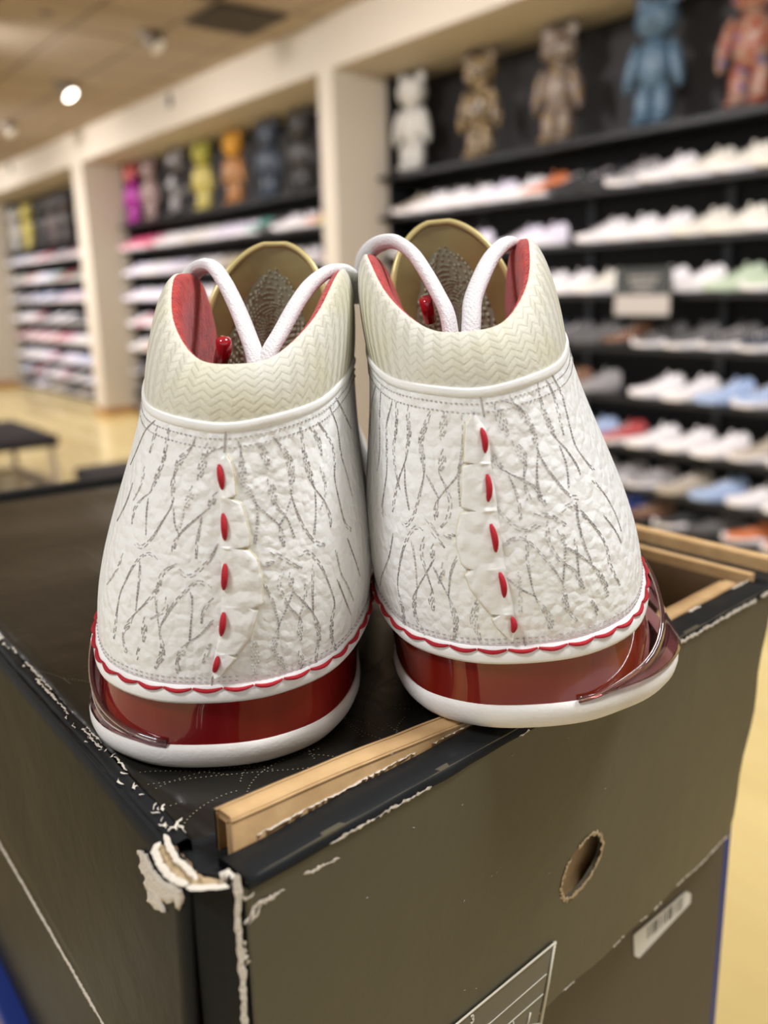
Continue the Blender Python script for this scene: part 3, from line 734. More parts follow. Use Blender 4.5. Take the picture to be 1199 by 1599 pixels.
# lower boxes of the stack
lb = thing('shoe_box', 'dark brown shoe box with blue edge and white barcode sticker under the black one', 'box', (0, 0, 0))
bevel(MB().box((.098, .2095, 1.02), (.380, .66, 1.205)).build('body', M_lower, lb, smooth=False), .002)
bevel(MB().box((.3802, .2105, 1.02), (.3865, .66, 1.204)).build('blue_side_panel', M_blue, lb, smooth=False), .001)
MB().box((.0955, .2100, 1.02), (.0978, .66, 1.2045)).build('side_shadow_panel', M_boxblack, lb, smooth=False)  # black sheet stands in for the shadow below the upper box
stk = MB(); Yf = .2088
def aty_(px, py, y): r = ray(px, py); return C0 + r*(y/r[1])
cs = [aty_(x, y, Yf) for x, y in ((1072, 1392), (1079, 1396), (1078, 1410), (998, 1496), (991, 1493), (990, 1460))]
b0 = [tuple(c) for c in cs]; stk.add(b0 + [(x, y + .0006, z) for x, y, z in b0], [tuple(range(6)), tuple(range(6, 12))[::-1]] + [(i, (i + 1) % 6, 6 + (i + 1) % 6, 6 + i) for i in range(6)])
stk.build('barcode_sticker', M_paperw, lb, smooth=False)
bar = MB(); a0, a1 = aty_(1012, 1450, Yf - .0003), aty_(1066, 1403, Yf - .0003); k = 0.0; rr = random.Random(9)
while k < 1:
    w = rr.choice([.012, .02, .03]); p = a0*(1 - k) + a1*k; p2 = a0*(1 - k - w) + a1*(k + w)
    bar.add([(p[0], p[1], p[2] - .006), (p2[0], p2[1], p2[2] - .006), (p2[0], p2[1], p2[2] + .001), (p[0], p[1], p[2] + .001)], [(0, 1, 2, 3)]); k += w + rr.choice([.03, .045, .07])
bar.build('barcode', M_ink, lb, smooth=False)
def plain_box(z0, z1, x0, y0, x1, y1, m, ml, label):
    t = thing('shoe_box', label, 'box', (0, 0, 0))
    bevel(MB().box((x0 + .003, y0 + .003, z0), (x1 - .003, y1 - .003, z1 - .04)).build('body', m, t, smooth=False), .002)
    bevel(MB().box((x0, y0, z1 - .045), (x1, y1, z1)).build('lid', ml, t, smooth=False), .002)
plain_box(.86, 1.019, .082, .226, .376, .66, M_blue, M_blue, 'blue shoe box low in the stack, its corner showing at the bottom left')
tb = thing('display_plinth', 'black plinth hidden under the stack of shoe boxes', 'plinth', (0, 0, 0))
bevel(MB().box((.13, .26, .02), (.34, .62, .859)).build('plinth_body', M_black, tb, smooth=False), .003); MB().box((.14, .27, 0), (.33, .61, .02)).build('plinth_foot', M_black, tb, smooth=False)
# ================================================================ the two sneakers
T_ = [0, .08, .16, .26, .36, .46, .56, .68, .80, .90, 1.0]
P0 = [(0,.002,.0275),(.020,.0055,.028),(.037,.019,.030),(.0465,.045,.035),(.0465,.075,.037),(.043,.110,.036),(.046,.150,.032),(.050,.200,.028),(.046,.245,.026),(.030,.280,.026),(0,.295,.026)]
P1 = [(0,.006,.110),(.015,.009,.112),(.026,.021,.1145),(.0325,.043,.119),(.0345,.068,.122),(.035,.088,.122),(.030,.105,.120),(.022,.125,.108),(.016,.140,.100),(.010,.150,.096),(0,.155,.094)]
P2 = [(0,.014,.128),(.012,.018,.130),(.021,.033,.140),(.0262,.055,.151),(.0275,.078,.154),(.027,.096,.152),(.025,.110,.135),(.020,.127,.114),(.0155,.141,.103),(.0095,.151,.098),(0,.156,.096)]
P0, P1, P2 = (np.array(t, float) for t in (P0, P1, P2)); P0[:, 2] += .002; P2[:, 0] *= np.array([1, 1.02, 1.08, 1.07, 1.06, 1.04, 1, 1, 1, 1, 1]); P2[:3, 2] -= .0015; FX = np.array([-1, 1, 1])
def lerp(tab, t):
    t = min(max(t, 0), 1); n = len(T_)
    i = max(j for j in range(n - 1) if T_[j] <= t + 1e-9); h = T_[i+1] - T_[i]; s = (t - T_[i])/h
    def tan(j):
        if j == 0: return (tab[1] - tab[1]*FX)/(2*T_[1])
        if j == n - 1: return (tab[-2]*FX - tab[-2])/(2*(T_[-1] - T_[-2]))
        return (tab[j+1] - tab[j-1])/(T_[j+1] - T_[j-1])
    return (2*s**3 - 3*s*s + 1)*tab[i] + (s**3 - 2*s*s + s)*tan(i)*h + (-2*s**3 + 3*s*s)*tab[i+1] + (s**3 - s*s)*tan(i+1)*h
def sms(a, b, x): x = min(max((x - a)/(b - a), 0), 1); return x*x*(3 - 2*x)
def pt(tab, u): p = lerp(tab, abs(u)); return p*FX if u < 0 else p
def outw(u):
    d = pt(P0, min(u + 1e-3, 1)) - pt(P0, max(u - 1e-3, -1)); n = np.array([d[1], -d[0], 0]); return n/(np.linalg.norm(n) + 1e-12)
def bez(a, b, c, d, s): return a*(1-s)**3 + 3*b*s*(1-s)**2 + 3*c*s*s*(1-s) + d*s**3
Z3 = np.array([0, 0, 1.0])
def upper(u, v):
    a, d = pt(P0, u), pt(P1, u); w = sms(.42, .7, abs(u)); o = outw(u); h = d[2] - a[2]
    b1 = a + Z3*h*.33 + o*.0035; c1 = d - Z3*h*.33 + o*.0025
    b2 = a + Z3*.042 + o*.002; c2 = a*.45 + d*.55; c2[2] = d[2] - .012
    return bez(a, b1*(1-w) + b2*w, c1*(1-w) + c2*w, d, v)
def collar(u, v):
    a, d = pt(P1, u), pt(P2, u); o = outw(u); k = 1 - sms(.5, .75, abs(u))
    return bez(a, a + o*.0022*k + (d - a)*.33, d + o*.0048*k + Z3*-.0035, d, v)
def lining(u, v):
    a = pt(P2, u); o = outw(u); k = 1 - sms(.5, .8, abs(u)); c0 = pt(P0, u)*[.55, .8, 0] + np.array([0, .012, .045])
    return bez(a, a - o*.007*k + Z3*.0008, a - o*.011*k - Z3*.015, c0, v)
fh = np.array([.589, .77, 0]); fh /= np.linalg.norm(fh); rh = np.array([fh[1], -fh[0], 0])

def make_shoe(side, O, yaw, roll, lean, lat, flare, label, vines, flapL, flapR, reds, seam_under):
    def W(P):
        x, y, z = P; x = x + lean*z*min(1, max(0, (z)/.03)); x, z = x*cos(roll) - z*sin(roll), x*sin(roll) + z*cos(roll)
        x, y = x*cos(yaw) - y*sin(yaw), x*sin(yaw) + y*cos(yaw); return tuple(O + rh*x + fh*y + Z3*z)
    def WV(P): return W(P)
    t = thing('high_top_sneaker', label, 'shoe', tuple(O), 'white high-top sneakers on the box')
    t_inv = Matrix.Translation(-Vector(O))
    def B(mb, name, m, parent=t, smooth=True):
        mb.v = [tuple(Vector(p) - Vector(O)) for p in mb.v]; return mb.build(name, m, parent, smooth)
    # --- upper
    us = list(np.linspace(-1, 1, 161)); rows = [[W(upper(u, v)) for u in us] for v in np.linspace(0, 1, 41)]
    up = MB().grid(rows); bvh = BVHTree.FromPolygons([Vector(p) for p in up.v], up.f)
    upo = B(up, 'leather_upper', M_leather); so = upo.modifiers.new('s', 'SOLIDIFY'); so.thickness = .0016; so.offset = -1
    # pulled side seam at the back
    # --- collar with metric uv
    nv = 16; cu = list(np.linspace(-.80, .80, 141)); mb = MB(); prof = [('c', v) for v in np.linspace(0, 1, nv)] + [('l', v) for v in (.03, .06)]
    rows = [[W((collar if a == 'c' else lining)(u, v)) for u in cu] for a, v in prof]; mb.grid(rows)
    co = B(mb, 'padded_collar', M_knit); me = co.data; uvl = me.uv_layers.new(name='UVMap')
    R_ = np.array(rows); du = np.concatenate([[0], np.cumsum(np.linalg.norm(np.diff(R_[8], axis=0), axis=1))]); dv = np.concatenate([[0], np.cumsum(np.linalg.norm(np.diff(R_[:, 70], axis=0), axis=1))])
    n = len(cu); ang = .45
    for l in me.loops:
        i, j = divmod(l.vertex_index, n); uvl.data[l.index].uv = (du[j] + .5, dv[i] + .5)
    # --- lining (red) and insole
    mb = MB().grid([[W(lining(u, v)) for u in np.linspace(-.80, .80, 121)] for v in np.linspace(.05, 1, 18)]); B(mb, 'red_lining', M_lining)
    r = [W(lining(u, 1)) for u in np.linspace(-1, 1, 80)]; mb = MB(); c = W((0, .10, .044)); mb.add(r + [c], [(i, i + 1, 80) for i in range(79)]); B(mb, 'insole', M_lining)
    # --- leather lip under the red stitching
    def lip(u, k):   # k 0..1 from the stitch line down
        a = pt(P0, u); o = outw(u); b = a + o*.0010 - Z3*.0046
        return [a + Z3*.0012, a + o*.0009 + Z3*.0004, a + o*.0016 - Z3*.0012, b + o*.0007 + Z3*.001, b + o*.0002, b - o*.0016][k]
    mb = MB().grid([[W(lip(u, k)) for u in us] for k in range(6)]); B(mb, 'foxing_lip', M_leather2)
    # --- red translucent heel band and sole rings
    def latf(u):  # flare on the lateral side
        k = abs(u); s = 1 if (u > 0) == (lat > 0) else 0
        return s*flare*sms(.10, .26, k)*(1 - sms(.5, .62, k))
    def band(u, k):
        a = pt(P0, u); o = outw(u); z = a[2]*(1 - k) + .0097*k - .004*(1 - k); g = -.0010 + .0004*k - .0004*sin(pi*k)
        q = a + o*g; q[2] = z; return q
    mb = MB().grid([[W(band(u, k)) for u in us] for k in np.linspace(0, 1, 9)]); B(mb, 'red_heel_band', M_red if side == 'left' else M_red2)
    def sole(u, g, z):
        a = pt(P0, u); o = outw(u); q = a + o*(g + latf(u)); toe = max(0, (a[1] - .22)/.075)
        q[2] = z + .010*toe*toe; return q
    prof = [(-.005, .0098), (-.0008, .0100), (.0001, .0094), (.0006, .0080), (.0005, .0056), (-.0004, .0030), (-.0018, .0013), (-.0050, .0003), (-.012, 0)]
    if True:
        mb = MB().grid([[W(sole(u, g, z)) for u in us] for g, z in prof])
        b = len(mb.v); last = [W(sole(u, -.012, 0)) for u in us]; cpt = [W((0, pt(P0, u)[1]*.9 + .013, .0 + .010*max(0, (pt(P0, u)[1] - .22)/.075)**2)) for u in us]
        mb.grid([last, cpt]); B(mb, 'white_foam_sole', M_foam)
    # --- clear wing on the lateral side
    def wing(k, h):   # k along, h up
        u = (.05 + .50*k)*(1 if lat > 0 else -1); a = sole(u, .0000, .0102); top = pt(P0, u) + outw(u)*.0022
        hh = sms(-.05, .62, k)*(1 - .3*sms(.8, 1, k)); q = a*(1 - h*hh) + top*h*hh; q = q + outw(u)*(-.0012*sin(pi*h) + .0006); q[2] = a[2] + (top[2] - .001 - a[2])*h*max(hh, .02); return q
    rows = [[W(wing(k, h)) for k in np.linspace(0, 1, 41)] for h in np.linspace(0, 1, 9)]
    wo = B(MB().grid(rows), 'clear_side_wing', M_wing); so = wo.modifiers.new('s', 'SOLIDIFY'); so.thickness = .0012; so.offset = 1
    mb = MB().tube([rows[-1][i] for i in range(41)], .00035, 6); mb.tube([W(wing(k, .15 + .8*k)) for k in np.linspace(.1, .8, 22)], .0004, 6)
    B(mb, 'wing_ridge', M_wing)
    # --- red whip stitches along the lip
    L_ = []; acc = 0; prev = None
    uu = np.linspace(-.98, .98, 1600); pos = [pt(P0, u) + outw(u)*.0018 + Z3*.0004 for u in uu]
    s = np.concatenate([[0], np.cumsum([np.linalg.norm(pos[i+1] - pos[i]) for i in range(len(pos) - 1)])])
    pitch = .0094; nst = int(s[-1]/pitch); c = .5*s[-1]
    for q in range(nst):
        a0 = q*pitch + .0003; pts = []; rad = []
        for k in range(9):
            w = k/8; i = int(np.searchsorted(s, min(a0 + w*pitch*.97, s[-1]))); i = min(i, len(pos) - 1)
            p = pos[i] - Z3*.0007*sin(pi*w) + outw(uu[i])*(.0005*sin(pi*w) - .0004); pts.append(W(p)); rad.append(.00028 + .00042*sin(pi*min(1, w*1.02 + .02))**.6)
        mb = MB().tube(pts, rad, 7); B(mb, 'red_stitch', M_redthread)
    # --- seams by marching the surface
    def onsurf(u, v, off):
        p = np.array(W(upper(u, v))); a = np.array(W(upper(u + 1e-3, v))) - np.array(W(upper(u - 1e-3, v))); b = np.array(W(upper(u, min(v + 1e-3, 1)))) - np.array(W(upper(u, v - 1e-3)))
        nn = np.cross(a, b); nn /= np.linalg.norm(nn); return p + nn*off
    def vfor(u, dist):   # v at a distance under the top edge
        a, d = pt(P0, u), pt(P1, u); return 1 - dist/np.linalg.norm(d - a)
    st = MB()
    ulist = np.linspace(-.62, .62, 330)
    for dist in (.0042, .0068):
        for i in range(0, len(ulist) - 2, 2):
            a, b = onsurf(ulist[i], vfor(ulist[i], dist), .0001), onsurf(ulist[i+1]*.75 + ulist[i]*.25 if False else ulist[i+1], vfor(ulist[i+1], dist), .0001)
            m = (a + b)/2; nn = onsurf(ulist[i], vfor(ulist[i], dist), .0003) - a; st.tube([a, m + nn*1.0, b], .00016, 4)
    for dist in (.0022, .0036):
        for i in range(0, len(ulist) - 2, 2):
            v0 = dist/np.linalg.norm(pt(P1, ulist[i]) - pt(P0, ulist[i]))
            a, b = onsurf(ulist[i], v0, .0001), onsurf(ulist[i+1], v0, .0001); m = (a + b)/2 + (onsurf(ulist[i], v0, .0003) - a); st.tube([a, m, b], .00013, 4)
    B(st, 'seam_stitching', M_thread)['kind'] = 'stuff'
    # folded top edge of the leather against the collar
    ed = MB(); ul = np.linspace(-.6, .6, 150)
    rows = []
    for dd, off in ((.0024, .0), (.0021, .0004), (.0010, .0006), (.0, .0006), (-.0006, .0004), (-.0004, -.0008)):
        rows.append([tuple(onsurf(u, min(vfor(u, max(dd, 0)), .999), off) + Z3*(-dd if dd < 0 else 0)) for u in ul])
    B(ed.grid(rows), 'folded_leather_edge', M_leather2)
    cs = MB().tube([tuple(onsurf(.0, v, .0001)) for v in np.linspace(.90, 1, 12)], .00028, 5).tube([tuple(onsurf(.0, v, .0001)) for v in np.linspace(.0, .05, 8)], .00028, 5)
    B(cs, 'centre_seam', mat('seam_shadow_grey', (.45, .42, .40), .8))
    # --- embroidery: traced vines cast on the leather
    def cast(px, py, off=.0):
        r_ = ray(px, py); h = bvh.ray_cast(Vector(C0), Vector(r_).normalized())
        if h[0] is None: return None
        n_ = h[1] if h[1].dot(Vector(r_)) < 0 else -h[1]
        return np.array(h[0] + n_*off), np.array(n_)
    em = MB(); em2 = MB(); rv = random.Random(8)
    for vi, vine in enumerate(vines):
        light = vine[0][2] >= 2 and len(vine) <= 4 and vi % 2 == 0
        tgt = em2 if light else em
        P = cr([(x, y, w) for x, y, w in vine], 10); P3 = []; Wd = []
        for x, y, w in P:
            h = cast(x, y, .00012)
            if h is not None: P3.append(h); Wd.append(max(.4, w))
        if len(P3) < 4: continue
        pp = np.array([a for a, b in P3]); nn = np.array([b for a, b in P3]); s = np.concatenate([[0], np.cumsum(np.linalg.norm(np.diff(pp, axis=0), axis=1))])
        if np.max(np.diff(s)) > .012: continue
        k = max(4, int(s[-1]/.00095)); g = np.linspace(0, s[-1], k); pp = np.stack([np.interp(g, s, pp[:, i]) for i in range(3)], 1); nn = np.stack([np.interp(g, s, nn[:, i]) for i in range(3)], 1); wd = np.interp(g, s, Wd)*.000155
        tn = np.gradient(pp, axis=0); tn /= np.linalg.norm(tn, axis=1)[:, None] + 1e-12; sd = np.cross(nn, tn)
        lanes = [(-1, 0), (1, 1)]
        for sg_, ph in lanes:
            for i in range(ph % 2, k - 1, 1):
                if (i + ph) % 3 == 2 and wd[i] > .0003: continue
                a = pp[i] + sd[i]*sg_*(wd[i] + .00006*((i % 2)*2 - 1)); b = pp[i+1] + sd[i+1]*sg_*(wd[i+1]); b = a + (b - a)*.86
                tgt.tube([a, b], .00012, 4)
        for i in range(0, k - 1):
            if wd[i] > .00055:
                for q in (-.45, .0, .45):
                    if (i + int(q*4)) % 2 == 0:
                        a = pp[i] + sd[i]*wd[i]*(q + .12); b = pp[i+1] + sd[i+1]*wd[i]*(q - .12); tgt.tube([a, a + (b - a)*.8], .00013, 4)
    if em.v: B(em, 'embroidered_vines', M_thread)['kind'] = 'stuff'
    if em2.v: B(em2, 'embroidered_pale_leaves', M_thread2)['kind'] = 'stuff'
    # --- leather spine flap along the heel seam
    ys = sorted({y for _, y in flapL} | {y for _, y in flapR}); y0, y1 = ys[0], ys[-1]
    yy = np.arange(y0, y1 + .1, 1.2)
    fl = np.interp(yy, [p[1] for p in flapL], [p[0] for p in flapL]); frr = np.interp(yy, [p[1] for p in flapR], [p[0] for p in flapR])
    free_right = not seam_under
    rows_t, rows_b = [], []; edge = []; lasth = cast(fl[0]*.5 + frr[0]*.5, yy[3]) or (np.array(W(upper(0, .9))), np.array([0, -1., 0]))
    for y, a, b in zip(yy, fl, frr):
        row, rb = [], []
        for k in range(13):
            w = k/12; x = a*(1 - w) + b*w; h = cast(x, y)
            if h is None: h = lasth
            lasth = h
            q = w if free_right else 1 - w
            lift = .0007 + .0013*min(1, q*2.2) - .0007*(1 if k in (0, 12) else 0)
            row.append(tuple(h[0] + h[1]*lift)); rb.append(tuple(h[0] - h[1]*.0002))
        rows_t.append(row); edge.append((row[-2] if free_right else row[1], (row[-1] if free_right else row[0]), rb[-1] if free_right else rb[0]))
    mb = MB().grid(rows_t); mb.grid([[r_[0] for r_ in rows_t], [tuple(np.array(r_[0])*.98 + np.array(cast(a, y)[0] if cast(a, y) else r_[0])*.02) for r_, a, y in zip(rows_t, fl, yy)]]) if False else mb
    fo = B(mb, 'leather_spine_flap', M_flap)
    B(MB().grid([[e[1] for e in edge], [e[2] for e in edge]]), 'raw_flap_edge', M_rawedge, fo)
    eb = MB().tube([tuple(np.array(e[1])*.6 + np.array(e[2])*.4) for e in edge], .00042, 5); B(eb, 'raw_flap_edge', M_rawedge, fo)
    for (xa, ya), (xb, yb) in reds:
        pts, rad = [], []
        for k in range(9):
            w = k/8; bow = sin(pi*w)*(2.5 if seam_under else 1.0); x = xa*(1-w) + xb*w + bow; y = ya*(1-w) + yb*w; h = cast(x, y)
            if h is None: continue
            pts.append(tuple(h[0] + h[1]*(.0012 + .0009*sin(pi*w)))); rad.append(.0004 + .00060*sin(pi*w)**.6)
        if len(pts) > 3: B(MB().tube(pts, rad, 8), 'red_stitch', M_redthread)
    # --- tongue: curved pad leaning back, gold inside with a foil thumbprint
    def tong(a, b, off=0):   # a -1..1 across, b 0..1 up
        hw = .0262*(1 - .10*b)*sqrt(max(.0, 1 - (max(0, (b - .62)/.385))**2.3))
        x = a*hw; c_ = x/.0262; y = .126 - .016*b + .006*b*b - .017*c_*c_ + off; z = .062 + .103*b
        return np.array([x*1.0, y, z])
    tr = MB(); gr = [[tong(a, b) for a in np.linspace(-1, 1, 25)] for b in np.sin(np.linspace(0, pi/2, 30))]; gr2 = [[tong(a*.97, b*.995, .009*(1 - a**4*.6)) for a in np.linspace(-1, 1, 25)] for b in np.sin(np.linspace(0, pi/2, 30))]
    tr.grid([[W(p) for p in r_] for r_ in gr]); to = B(tr, 'tongue', M_gold)
    tb2 = MB().grid([[W(p) for p in r_] for r_ in gr2]); B(tb2, 'tongue_front', M_leather2, to)
    rim = [gr[i][0] for i in range(30)] + gr[-1][1:-1] + [gr[i][24] for i in range(29, -1, -1)]; rim2 = [gr2[i][0] for i in range(30)] + gr2[-1][1:-1] + [gr2[i][24] for i in range(29, -1, -1)]
    B(MB().grid([[W(p) for p in rim], [W(p) for p in rim2]]), 'tongue_edge', M_goldrim, to)
    B(MB().tube([W(p + np.array([0, -.0002, 0])) for p in rim], .0013, 6), 'tongue_piping', M_goldrim, to)
    fp_ = MB(); rf = random.Random(2)
    def tn(a, b, off): return W(tong(a, b, -off))
    mb = MB(); rows = []
    for k in range(9):
        ra = .02 + .86*k/8; row = []
        for j in range(49):
            th = 2*pi*j/48; e = 1 + (.05*noise.noise(Vector((cos(th)*3, sin(th)*3, 1))) if k == 8 else 0) + (.04*(j % 2) if k == 8 else 0)
            row.append(tn(ra*cos(th)*.70*e, min(.95, max(.06, .60 + .34*ra*sin(th)*e)), .00018))
        rows.append(row)
    B(mb.grid(rows), 'thumbprint_patch', mat('thumbprint_patch', (.25, .25, .165), .5), to)
    for ring in range(1, 21):   # ridges of the thumbprint: nested arches and loops
        ra = ring*.045
        nseg = int(14 + ring*3.2)
        for j in range(nseg):
            th0 = 2*pi*j/nseg; th1 = th0 + 2*pi/nseg*.84
            def q_(th):
                wv = 1 + .05*sin(3*th + ring*.5); return ra*cos(th)*.70*wv, .60 + .33*ra*sin(th)*wv*(1.0 if sin(th) > 0 else 1.15)
            (a1, b1), (a2, b2) = q_(th0), q_(th1)
            if rf.random() < .10*(ring/20)**2*6 + .02 or b1 > .93 or b1 < .1: continue
            fp_.tube([tn(a1, b1, .0004), tn(a2, b2, .0004)], .00042, 4, flat=.6)
    B(fp_, 'thumbprint_foil', M_print, to)['kind'] = 'stuff'
    # --- laces
    def px3(px, py, y_loc):   # a picture point at a given depth along the shoe
        o = O + fh*y_loc; r_ = ray(px, py); return C0 + r_*(((o - C0) @ fh)/(r_ @ fh))
    for pts in LACES[side]:
        q = cr([tuple(px3(*p)) for p in pts], 9); mb = MB()
        mb.tube([tuple(v) for v in q], .0034, 12, flat=.72); B(mb, 'lace', M_lace)
    for pts, r_ in AGLET[side]:
        q = [tuple(px3(*p)) for p in pts]; B(MB().tube(q, r_, 12), 'red_lace_tip', M_aglet)
    # lace crossings over the throat and tongue front, away from the heel
    for k in range(5):
        y = .115 + .009*k; z = .148 - .0105*k; w = .021 - .001*k
        q = cr([(-w, y - .004, z - .004), (0, y + .020, z + .004), (w, y - .004, z - .012)], 8); B(MB().tube([W(p) for p in q], .0028, 8, flat=.6), 'lace', M_lace)
    return t
LACES = {'left': [[(278, 470, .098), (292, 440, .094), (310, 419, .088), (331, 416, .080), (350, 440, .070), (370, 480, .060), (386, 520, .050), (398, 556, .042), (404, 600, .036)],
                  [(558, 470, .098), (552, 440, .094), (538, 424, .088), (512, 425, .080), (484, 446, .070), (460, 480, .060), (438, 520, .050), (420, 552, .042), (406, 600, .036)]],
         'right': [[(566, 425, .100), (572, 398, .096), (592, 381, .090), (618, 378, .083), (644, 396, .074), (664, 424, .064), (682, 456, .055), (698, 490, .046), (706, 540, .040)],
                   [(822, 430, .100), (812, 398, .094), (798, 380, .086), (784, 384, .078), (766, 404, .070), (750, 436, .060), (738, 470, .052), (736, 500, .046), (734, 540, .040)]]}
AGLET = {'left': [([(344, 566, .046), (350, 545, .040), (349, 532, .0375), (348.5, 528, .037)], [.0024, .0026, .0025, .0008])],
         'right': [([(672, 500, .060), (668, 484, .057), (664, 468, .054)], .0022)]}
VL = [[(264,668,1),(262,679,2),(257,712,4),(253,726,3),(245,745,5),(235,768,.5),(224,777,1),(211,794,3),(206,819,1)],[(305,684,1),(299,698,.5),(281,719,6),(272,742,1),(270,758,5),(269,786,.5),(255,812,1),(236,842,2),(220,854,3),(210,847,3)],
[(339,768,.5),(330,784,6),(322,796,.5),(290,824,1.5),(280,835,.5),(272,850,4),(269,862,1)],[(325,691,2),(320,708,4),(315,730,7),(309,751,1)],[(302,758,2),(295,779,6),(287,801,1),(281,825,.5)],[(353,696,.5),(329,705,.5),(320,714,.5)],
[(243,656,.5),(227,673,1),(213,705,1),(204,726,.5)],[(248,665,2),(239,688,3),(234,708,1)],[(232,777,.5),(229,801,1),(228,836,.5)],[(208,754,1),(197,786,1.5),(183,814,1)],[(227,728,3),(220,758,2),(208,782,.5)],[(271,793,.5),(273,819,1),(280,835,.5)],[(315,807,.5),(308,845,2),(306,873,1)],
[(340,849,.5),(329,871,2),(309,891,2.5),(292,900,3),(278,889,3)],[(245,875,3),(232,864,2),(213,877,2),(195,910,1),(186,935,.5),(180,981,3),(178,998,1)],[(329,919,3),(311,908,3),(296,917,2),(276,937,2),(257,965,1.5),(249,985,.5),(254,1011,4),(250,1029,5),(242,1044,1)],
[(219,877,1),(218,900,2),(212,954,.5)],[(276,880,1),(254,895,3),(246,919,4),(228,941,1.5),(210,959,.5),(200,976,5),(192,992,1),(196,1012,4),(197,1020,1)],[(243,930,2),(245,957,1),(249,985,.5)],[(298,924,2),(300,943,.5),(296,1001,1)],
[(334,968,2),(311,992,1),(294,1003,.5),(283,1018,6),(276,1033,1.5),(278,1045,5),(277,1052,1)],[(227,963,2),(225,985,6),(224,1003,1)],[(261,932,3),(257,952,3),(234,967,.5)],[(334,934,2),(318,952,2),(314,974,1)],[(330,1005,4),(322,1020,3),(316,1036,1)],[(218,1012,4),(213,1030,2)],[(193,864,2),(182,891,2),(167,913,1)],
[(373,688,2),(376,706,.5),(378,730,6),(380,752,5),(390,770,5),(400,786,.5),(418,804,1.5),(436,820,.5),(440,838,5),(444,854,1)],[(400,786,.5),(402,812,1.5),(398,850,2)],[(404,688,3),(414,712,7),(420,733,1)],[(419,746,2),(426,768,7),(430,788,3),(448,808,.5),(460,840,1.5)],
[(427,681,1.5),(436,694,1.5),(450,714,6),(456,744,6),(455,772,.5),(470,814,2),(488,842,2),(504,851,4),(508,848,2)],[(470,666,4),(472,688,2),(476,712,5),(484,742,6),(490,760,.5),(506,782,1),(515,806,3),(516,824,1)],[(455,776,.5),(444,806,1.5),(436,820,.5)],[(492,766,.5),(493,800,1),(490,836,2)],
[(484,664,2),(498,690,6),(502,712,1)],[(500,728,2),(506,748,4),(508,770,2),(500,796,1)],[(496,658,1.5),(516,690,2.5),(522,716,3),(522,744,1),(528,776,1),(538,816,2),(548,828,4)],[(514,634,.5),(526,666,1),(532,708,2),(542,744,1),(550,776,1)],[(524,620,1),(538,648,2),(548,670,.5)],
[(408,882,1),(418,880,6),(430,877,1)],[(422,860,2),(444,872,3),(460,882,2),(472,888,2)],[(446,883,3),(436,908,3),(440,926,3),(452,948,2),(468,964,1),(468,982,6),(470,1000,1)],[(454,892,2),(455,908,5),(458,922,.5),(476,942,1.5),(489,958,.5),(496,978,5),(498,996,4),(494,1020,3),(494,1036,1)],
[(458,922,.5),(448,948,1.5),(436,976,.5),(430,1000,6),(428,1016,4),(438,1032,6),(444,1050,1)],[(412,910,1.5),(426,938,2),(436,976,.5)],[(466,866,3),(482,862,3),(500,882,2),(512,908,1),(522,940,1),(518,968,4),(518,996,4),(526,1018,1)],[(490,880,2),(488,910,2),(489,958,.5)],
[(393,992,2),(398,1014,7),(398,1040,6),(395,1056,1)],[(468,1014,2),(470,1030,6),(470,1046,1)],[(524,858,2),(532,894,1),(542,914,1.5),(552,938,1)],[(526,904,1),(540,940,1),(548,960,1)],[(542,840,1),(556,880,1),(562,900,1)],[(478,910,3),(476,936,2),(468,960,1)]]
